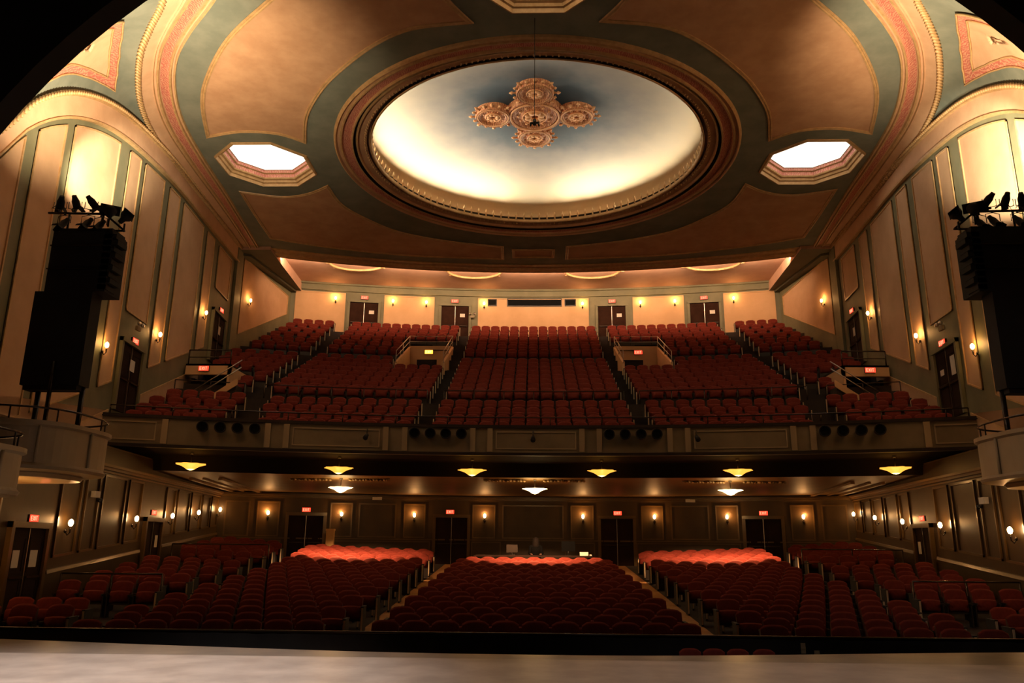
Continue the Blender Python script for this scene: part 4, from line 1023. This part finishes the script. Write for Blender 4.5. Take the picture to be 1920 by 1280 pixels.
for s, sn in ((-1, 'left'), (1, 'right')):
    xi = 9.33 if s < 0 else 9.42
    t = thing('speaker_tower', 'tall black draped speaker tower standing in the %s box balcony' % sn, 'speaker tower', (s * 10.3, 16.5, 3.1))
    def rb(b, x0, x1, y0, y1, z0, z1, mi=0):   # x measured outward from the house centre
        a, c = sorted((s * (x0 - 10.3), s * (x1 - 10.3))); b.box(a, c, y0 - 16.5, y1 - 16.5, z0 - 3.1, z1 - 3.1, mi=mi)
    b = MB(); rb(b, xi + .12, 10.8, 16.2, 16.85, 6.95, 8.36); rb(b, xi + .16, 10.7, 16.25, 16.8, 8.3, 8.46); b.build('upper_cabinet', 'black', t)
    b = MB(); rb(b, xi + .38, 11.0, 16.2, 16.6, 4.85, 6.95); rb(b, xi + .45, 10.95, 16.25, 16.55, 4.75, 4.9); b.build('lower_cabinet', 'black', t)
    for (xx, zz) in ((xi + .45, 4.9), (10.28, 5.35), (10.75, 4.9)):
        b = MB(); dy = -.36 if xx == 10.28 else 0; b.tube([(s * (xx - 10.3), dy, .15), (s * (xx - 10.3), dy, zz - 3.1)], .055 if xx != 10.28 else .045, 8); b.build('leg', 'rail_metal' if xx < 10.5 else 'black_metal', t)
    b = MB(); rb(b, xi + .3, 10.8, 16.14, 16.2, 8.0, 8.025); b.build('truss_bar', 'rail_metal', t); b = MB(); rb(b, xi + .3, 10.8, 16.14, 16.2, 7.45, 7.475); b.build('truss_bar', 'rail_metal', t)
    b = MB(); X = lambda v_: s * (v_ - 10.3)
    b.tube([(X(11.2), 0, 5.85), (X(9.85), 0, 5.82)], .028, 6); b.tube([(X(10.9), 0, 5.42), (X(9.35), 0, 5.40)], .024, 6)
    b.tube([(X(9.9), 0, 5.82), (X(9.95), 0, 5.3)], .03, 6); b.tube([(X(9.9), 0, 5.84), (X(9.38), 0, 5.42)], .026, 6); b.tube([(X(10.7), 0, 5.84), (X(10.7), 0, 5.3)], .025, 6)
    b.build('top_frame', 'rail_metal', t)
    # climbing profile on the house side
    b = MB()
    for k in range(9): rb(b, xi + .10 - .06 * (k % 2) - .01 * k, xi + .3, 16.2, 16.6, 7.0 + .15 * k, 7.11 + .15 * k)
    b.build('cable_bundle', 'black', t)
    posn = ('nearest the wall', 'middle', 'nearest the house')
    for k, X_ in enumerate((10.95, 10.6, 10.22)):
        par_light('small stage light standing on top of the %s speaker tower, %s' % (sn, posn[k]), (s * X_, 16.5, 8.98), (s * (.35 - .3 * k), .5, -.45))
    for k, X_ in enumerate((10.75, 10.2, 9.9)):
        par_light('small stage light hanging from the %s speaker tower frame, %s' % (sn, posn[k]), (s * X_, 16.42, 8.9 if k < 2 else 8.85), (s * .2, -.5, -.8), True, .075)
    flood('flood light on the %s speaker tower tilted up beside the frame post' % sn, (s * (xi + .40), 16.45, 8.75), (s * .35, .55, .9))
    flood('outermost flood light on the %s speaker tower leaning over the house' % sn, (s * (xi + .02), 16.45, 8.62), (s * .45 * -1, .3, .8))

# ------------------------------------------------------------------ small fittings
def emergency(label, loc, rz):
    t = thing('emergency_light', label, 'emergency light', loc, rz, 'twin head emergency lights')
    b = MB(); b.box(-.14, .14, -.08, 0, -.1, .06); b.build('battery_box', 'fascia', t)
    for s_ in (-1, 1):
        b = MB(); b.lathe([(0, -.05), (.06, -.04), (.075, .04), (0, .05)], 10, (s_ * .13, -.12, .13), axis=Matrix.Rotation(PI / 2, 3, 'X')); b.build('lamp_head', 'steel', t)
emergency('twin head emergency light above the front balcony door, left wall', upper(-1)(26.6, .05, 9.0), PI / 2)
emergency('twin head emergency light above the front balcony door, right wall', upper(1)(26.4, .05, 9.0), -PI / 2)
emergency('small emergency light beside the centre left door of the balcony back wall', balcwall(-3.75, .1, 15.25), 0)
def notice(label, fn, u0, u1, z0, z1, w=.07):
    b = MB(); b.box(u0, u1, w, w + .006, z0, z1, fn); tag(b.build('paper_notice', 'paper'), label, 'paper notice', 'paper notices on doors')
for X, nm in ((-10.33, 'far left'), (-4.82, 'centre left'), (4.82, 'centre right'), (10.33, 'far right')):
    notice('white paper notice on the %s door of the balcony back wall' % nm, balcwall, X + .3, X + .6, 15.2, 15.42)
notice('white paper notice on the front balcony door, left wall', upper(-1), 26.35, 26.75, 7.4, 7.8)
notice('pale paper notice on the near leaf of the front balcony door, right wall', upper(1), 25.75, 26.1, 7.25, 7.9)
notice('small paper notice on the far leaf of the front balcony door, right wall', upper(1), 26.7, 27.0, 7.4, 7.6)
for s, sn in ((-1, 'left'), (1, 'right')):
    notice('paper notice on the upper balcony door in the %s wall' % sn, upper(s), 35.9, 36.2, 11.3, 11.7)
    notice('reddish paper notice on the rear ground floor side door, %s wall' % sn, lower(s), 27.75, 28.0, 1.45, 1.85)
notice('paper notice on the far leaf of the front ground floor side door, left wall', lower(-1), 19.45, 19.8, 1.0, 1.4)
notice('paper notice on the near leaf of the front ground floor side door, left wall', lower(-1), 18.65, 18.95, 1.0, 1.4)
for s, sn in ((-1, 'left'), (1, 'right')):
    p = lower(s)(22.6, .0, 2.9)
    t = thing('security_camera', 'small pale security camera high on the %s ground floor side wall' % sn, 'security camera', p, -s * PI / 2, 'security cameras')
    b = MB(); b.box(-.14, .14, -.14, 0, -.06, .12); b.build('mount_box', 'paper', t); b = MB(); b.tube([(0, -.15, -.12), (0, -.3, -.16)], .06, 8); b.build('camera_body', 'black_metal', t)
for X, nm in ((-7.25, 'left'), (7.25, 'right')):
    b = MB(); b.box(-.22, .22, -.01, .01, -.07, .07); tag(b.build('row_sign', 'paper', loc=(X, 37.0, 3.68)), 'small pale plate at the top of the rear wall, %s half' % nm, 'sign', 'plates on the rear wall')
b = MB(); b.lathe([(0, 0), (.06, 0), (.05, .1), (.0, .24)], 10); tag(b.build('votive_lamp', emis('votive', (1, .6, .25), 5), loc=(13.0, 25.6, 5.35)), 'tiny lit lamp at the right end of the balcony front by the wall', 'lamp')
# tan box behind the left block
b = MB(); b.box(-.17, .17, -.1, .1, 0, 1.45); b.box(-.19, .19, -.13, .11, 1.36, 1.45); tag(b.build('lectern', 'tan', loc=(-8.98, 35.6, z_orch(-9, 35.6))), 'narrow tan wooden lectern behind the last row of the left middle block', 'lectern')
# sound desk and operator behind the centre block
zf = z_orch(0, 32.2)
t = thing('sound_desk', 'low dark sound desk behind the last row of the centre block', 'desk', (0, 31.95, zf))
b = MB(); b.box(-2.3, 2.3, -.35, .35, .80, .86); b.build('desk_top', 'door', t)
for x in (-2.2, 2.2):
    b = MB(); b.box(x - .04, x + .04, -.3, .3, 0, .80); b.build('leg', 'door', t)
t = thing('monitor', 'dark flat monitor on the sound desk, right of the seated person', 'monitor', (1.4, 32.05, zf + .86))
b = MB(); b.box(-.27, .27, -.02, .02, .16, .55); b.build('screen', 'cloth', t); b = MB(); b.box(-.12, .12, -.1, .1, 0, .02); b.tube([(0, 0, 0), (0, 0, .2)], .02, 6); b.build('stand', 'black_metal', t)
t = thing('monitor', 'brownish flat monitor on the sound desk, left of the seated person', 'monitor', (-.82, 32.05, zf + .86))
b = MB(); b.box(-.22, .22, -.02, .02, .1, .4); b.build('screen', 'carpet', t); b = MB(); b.box(-.1, .1, -.1, .1, 0, .02); b.tube([(0, 0, 0), (0, 0, .15)], .02, 6); b.build('stand', 'carpet', t)
b = MB(); b.box(-.16, .16, -.1, .1, 0, .14); b.box(.16, .3, -.02, .08, 0, .05); tag(b.build('paper_box', 'paper', loc=(2.0, 31.85, zf + .86)), 'small white paper box on the right end of the sound desk', 'box')
def person():
    root = thing('person', 'person with long dark hair in black seated behind the sound desk', 'person', (.12, 32.65, zf))
    me = bpy.data.meshes.new('body')
    V = [(0, .05, .62), (0, .06, .82), (0, .05, 1.02), (0, .03, 1.18), (0, .01, 1.28), (0, -.01, 1.38), (0, -.02, 1.46),
         (-.10, .02, .60), (-.12, -.38, .60), (-.12, -.42, .10), (-.12, -.54, .05), (.10, .02, .60), (.12, -.38, .60), (.12, -.42, .10), (.12, -.54, .05),
         (-.18, .03, 1.16), (-.24, -.02, .92), (-.20, -.26, .90), (-.18, -.34, .90), (.18, .03, 1.16), (.24, -.02, .92), (.20, -.26, .90), (.18, -.34, .90)]
    Ed = [(0, 1), (1, 2), (2, 3), (3, 4), (4, 5), (5, 6), (0, 7), (7, 8), (8, 9), (9, 10), (0, 11), (11, 12), (12, 13), (13, 14), (3, 15), (15, 16), (16, 17), (17, 18), (3, 19), (19, 20), (20, 21), (21, 22)]
    Rd = [.15, .13, .14, .14, .055, .095, .085, .10, .075, .05, .045, .10, .075, .05, .045, .06, .045, .035, .03, .06, .045, .035, .03]
    nv = len(V)
    for s_, wi in ((-1, 18), (1, 22)):
        for k in range(5):
            base = V[wi]; i0 = len(V)
            dx = (-.03 + .018 * k) * 1.0; ln = (.05, .07, .078, .07, .055)[k]
            if k == 0: V += [(base[0] - s_ * .03, base[1] - .02, base[2] - .005), (base[0] - s_ * .05, base[1] - .055, base[2] - .015)]
            else: V += [(base[0] + dx, base[1] - .05, base[2]), (base[0] + dx * 1.15, base[1] - .05 - ln, base[2] - .025)]
            Ed += [(wi, i0), (i0, i0 + 1)]; Rd += [.010, .008]
    me.from_pydata(V, Ed, []); o = bpy.data.objects.new('body', me); C.objects.link(o); o.parent = root
    md = o.modifiers.new('Skin', 'SKIN'); me.skin_vertices[0].data[0].use_root = True
    for i, r in enumerate(Rd): me.skin_vertices[0].data[i].radius = (r * (1.15 if i < 4 else 1), r * (.8 if i < 4 else 1))
    me.materials.append(M['skin']); sb = o.modifiers.new('Sub', 'SUBSURF'); sb.levels = sb.render_levels = 1
    b = MB(); b.lathe([(.10, .0), (.19, .05), (.20, .2), (.19, .4), (.215, .55), (.12, .63), (.055, .66)], 16, (0, .04, .58)); 
    for s_ in (-1, 1): b.tube([(s_ * .10, .03, 1.20), (s_ * .19, .03, 1.17), (s_ * .245, -.02, .93), (s_ * .21, -.24, .91)], [.08, .095, .075, .06], 8)
    b.build('shirt', 'cloth', root)
    b = MB()
    for s_ in (-1, 1): b.tube([(s_ * .09, .05, .62), (s_ * .12, -.38, .62), (s_ * .12, -.42, .12)], [.12, .09, .07], 8)
    b.build('trousers', 'cloth', root)
    b = MB(); b.lathe([(.0, 1.56), (.08, 1.54), (.125, 1.47), (.14, 1.36), (.15, 1.22), (.12, 1.08)], 14, (0, .035, 0)); b.build('hair', 'hair', root)
    b = MB(); b.tube([(-.035, -.10, 1.40), (-.03, -.10, 1.40)], .012, 6); b.tube([(.035, -.10, 1.40), (.03, -.10, 1.40)], .012, 6); b.tube([(0, -.10, 1.39), (0, -.12, 1.36)], [.010, .015], 6); b.tube([(-.025, -.095, 1.325), (.025, -.095, 1.325)], .006, 5); b.build('face_features', 'hair', root)
    t = thing('stool', 'dark stool under the person at the sound desk', 'stool', (.12, 32.72, zf))
    b = MB(); b.lathe([(0, .50), (.19, .50), (.2, .46), (0, .45)], 14); b.build('seat', 'black', t); b = MB(); b.tube([(0, 0, 0), (0, 0, .46)], .03, 8); b.lathe([(0, .03), (.2, .02), (.2, 0)], 14); b.build('pedestal', 'black_metal', t)
person()
# papers on the pit rail
for k, (X, z, w_, h_) in enumerate(((4.70, -.34, .08, .17), (4.93, -.42, .09, .09))):
    b = MB(); b.box(-w_ / 2, w_ / 2, -.012, 0, -h_ / 2, h_ / 2)
    b.box(-w_ / 2, w_ / 2, -.02, -.012, -h_ * .1, h_ * .1)
    tag(b.build('paper_notice', 'fascia_light', loc=(X, 14.66, z + .26)), ('taller white printed paper' if k == 0 else 'smaller white printed paper') + ' clipped to the black pit rail', 'paper notice')

# ------------------------------------------------------------------ lights
# cove lights hidden behind the dome ring, brighter on the far and left sides
for k in range(36):
    a = 2 * PI * (k + .5) / 36
    ca, sa = math.cos(a), math.sin(a)
    deg = math.degrees(a)
    e = interp([(0, 13), (40, 26), (60, 46), (80, 32), (90, 4), (100, 32), (120, 50), (175, 48), (205, 20), (250, 7), (320, 5), (360, 13)], deg)
    p = (DC[0] + 6.85 * ca, DC[1] + 6.85 * sa, H + .36)
    q = light('AREA', 'cove_light', p, e * .78, (1, .86, .64), .9, (DC[0] + 4.9 * ca, DC[1] + 4.9 * sa, H + 1.95), size_y=.12)
    q.data.spread = math.radians(95)
for k in range(15):      # cove behind the rear lip of the main ceiling
    X = -13.3 + 1.9 * k
    light('AREA', 'cove_light_rear', (X, edgeY(X) + .55, 16.72), 75, (1, .60, .34), 1.7, (X * 1.03, edgeY(X) + 2.6, 17.15), size_y=.15)
# tower lights washing the side walls and the ceiling
light('SPOT', 'tower_wash', (-10.2, 16.9, 9.25), 15000, (1, .84, .58), .05, (-13.7, 22.3, 12.9), math.radians(24), .9)
light('SPOT', 'tower_wash', (10.4, 16.9, 9.25), 12000, (1, .84, .58), .05, (13.6, 20.8, 12.3), math.radians(36), .8)
light('SPOT', 'tower_flood', (-9.2, 16.5, 9.3), 4600, (1, .75, .46), .12, (-11.2, 20.8, 16.6), math.radians(90), 1.0)
light('SPOT', 'tower_flood', (9.2, 16.5, 9.3), 3100, (1, .73, .44), .12, (12.4, 20.0, 16.4), math.radians(70), .9)
light('SPOT', 'tower_flood', (-9.0, 16.4, 9.3), 3800, (1, .78, .50), .1, (-12.6, 18.6, 15.4), math.radians(84), 1.0)
light('SPOT', 'tower_flood', (9.0, 16.4, 9.3), 2800, (1, .76, .47), .1, (12.6, 18.2, 15.4), math.radians(80), 1.0)
for bx0, by0 in ((-1, 16.9), (1, 16.9), (-1, 13.2)):      # added spots brighten box undersides; the one nearest the stage has no sconce
    light('SPOT', 'box_fill_light', (bx0 * (LW(by0) - .3), by0, 1.9), 55, (1, .58, .24), .05, (bx0 * (LW(by0) - 1.6), by0 - .5, 2.95), math.radians(110), .8)
# stage work light, soft and neutral
light('SPOT', 'stage_work_light', (-5.5, 8.4, 8.0), 6200, (1, .84, .76), .4, (-5.2, 9.8, 0), math.radians(62), .8)
light('SPOT', 'stage_work_light', (3, 8.4, 8.0), 800, (1, .84, .76), .4, (3, 9.8, 0), math.radians(66), .8)

light('SPOT', 'stage_side_light', (-6.5, 7.5, 9.0), 1000, (1, .78, .62), .3, (9.6, 16.8, 2.6), math.radians(30), .6)

w = bpy.data.worlds.new('World'); S.world = w; w.use_nodes = True
w.node_tree.nodes['Background'].inputs[0].default_value = (.35, .22, .14, 1); w.node_tree.nodes['Background'].inputs[1].default_value = .02

# ------------------------------------------------------------------ camera
P_, W_, R_ = math.radians(14.6), math.radians(1.6), math.radians(.5)
cam = bpy.data.cameras.new('Camera'); co = bpy.data.objects.new('Camera', cam); C.objects.link(co)
cam.sensor_width = 36; cam.lens = 36 * 1470 / 1920; cam.clip_end = 200
fwd = Matrix.Rotation(W_, 3, 'Z') @ Vector((0, math.cos(P_), math.sin(P_)))
up = Matrix.Rotation(W_, 3, 'Z') @ Vector((0, -math.sin(P_), math.cos(P_)))
rt = fwd.cross(up)
r2 = rt * math.cos(R_) + up * math.sin(R_); u2 = up * math.cos(R_) - rt * math.sin(R_)
co.matrix_world = Matrix(((r2.x, u2.x, -fwd.x, 0), (r2.y, u2.y, -fwd.y, 0), (r2.z, u2.z, -fwd.z, 1.6), (0, 0, 0, 1)))
S.camera = co
vs_ = S.view_settings; vs_.view_transform = 'Standard'; vs_.look = 'None'; vs_.gamma = 1; vs_.exposure = 0; vs_.use_curve_mapping = False
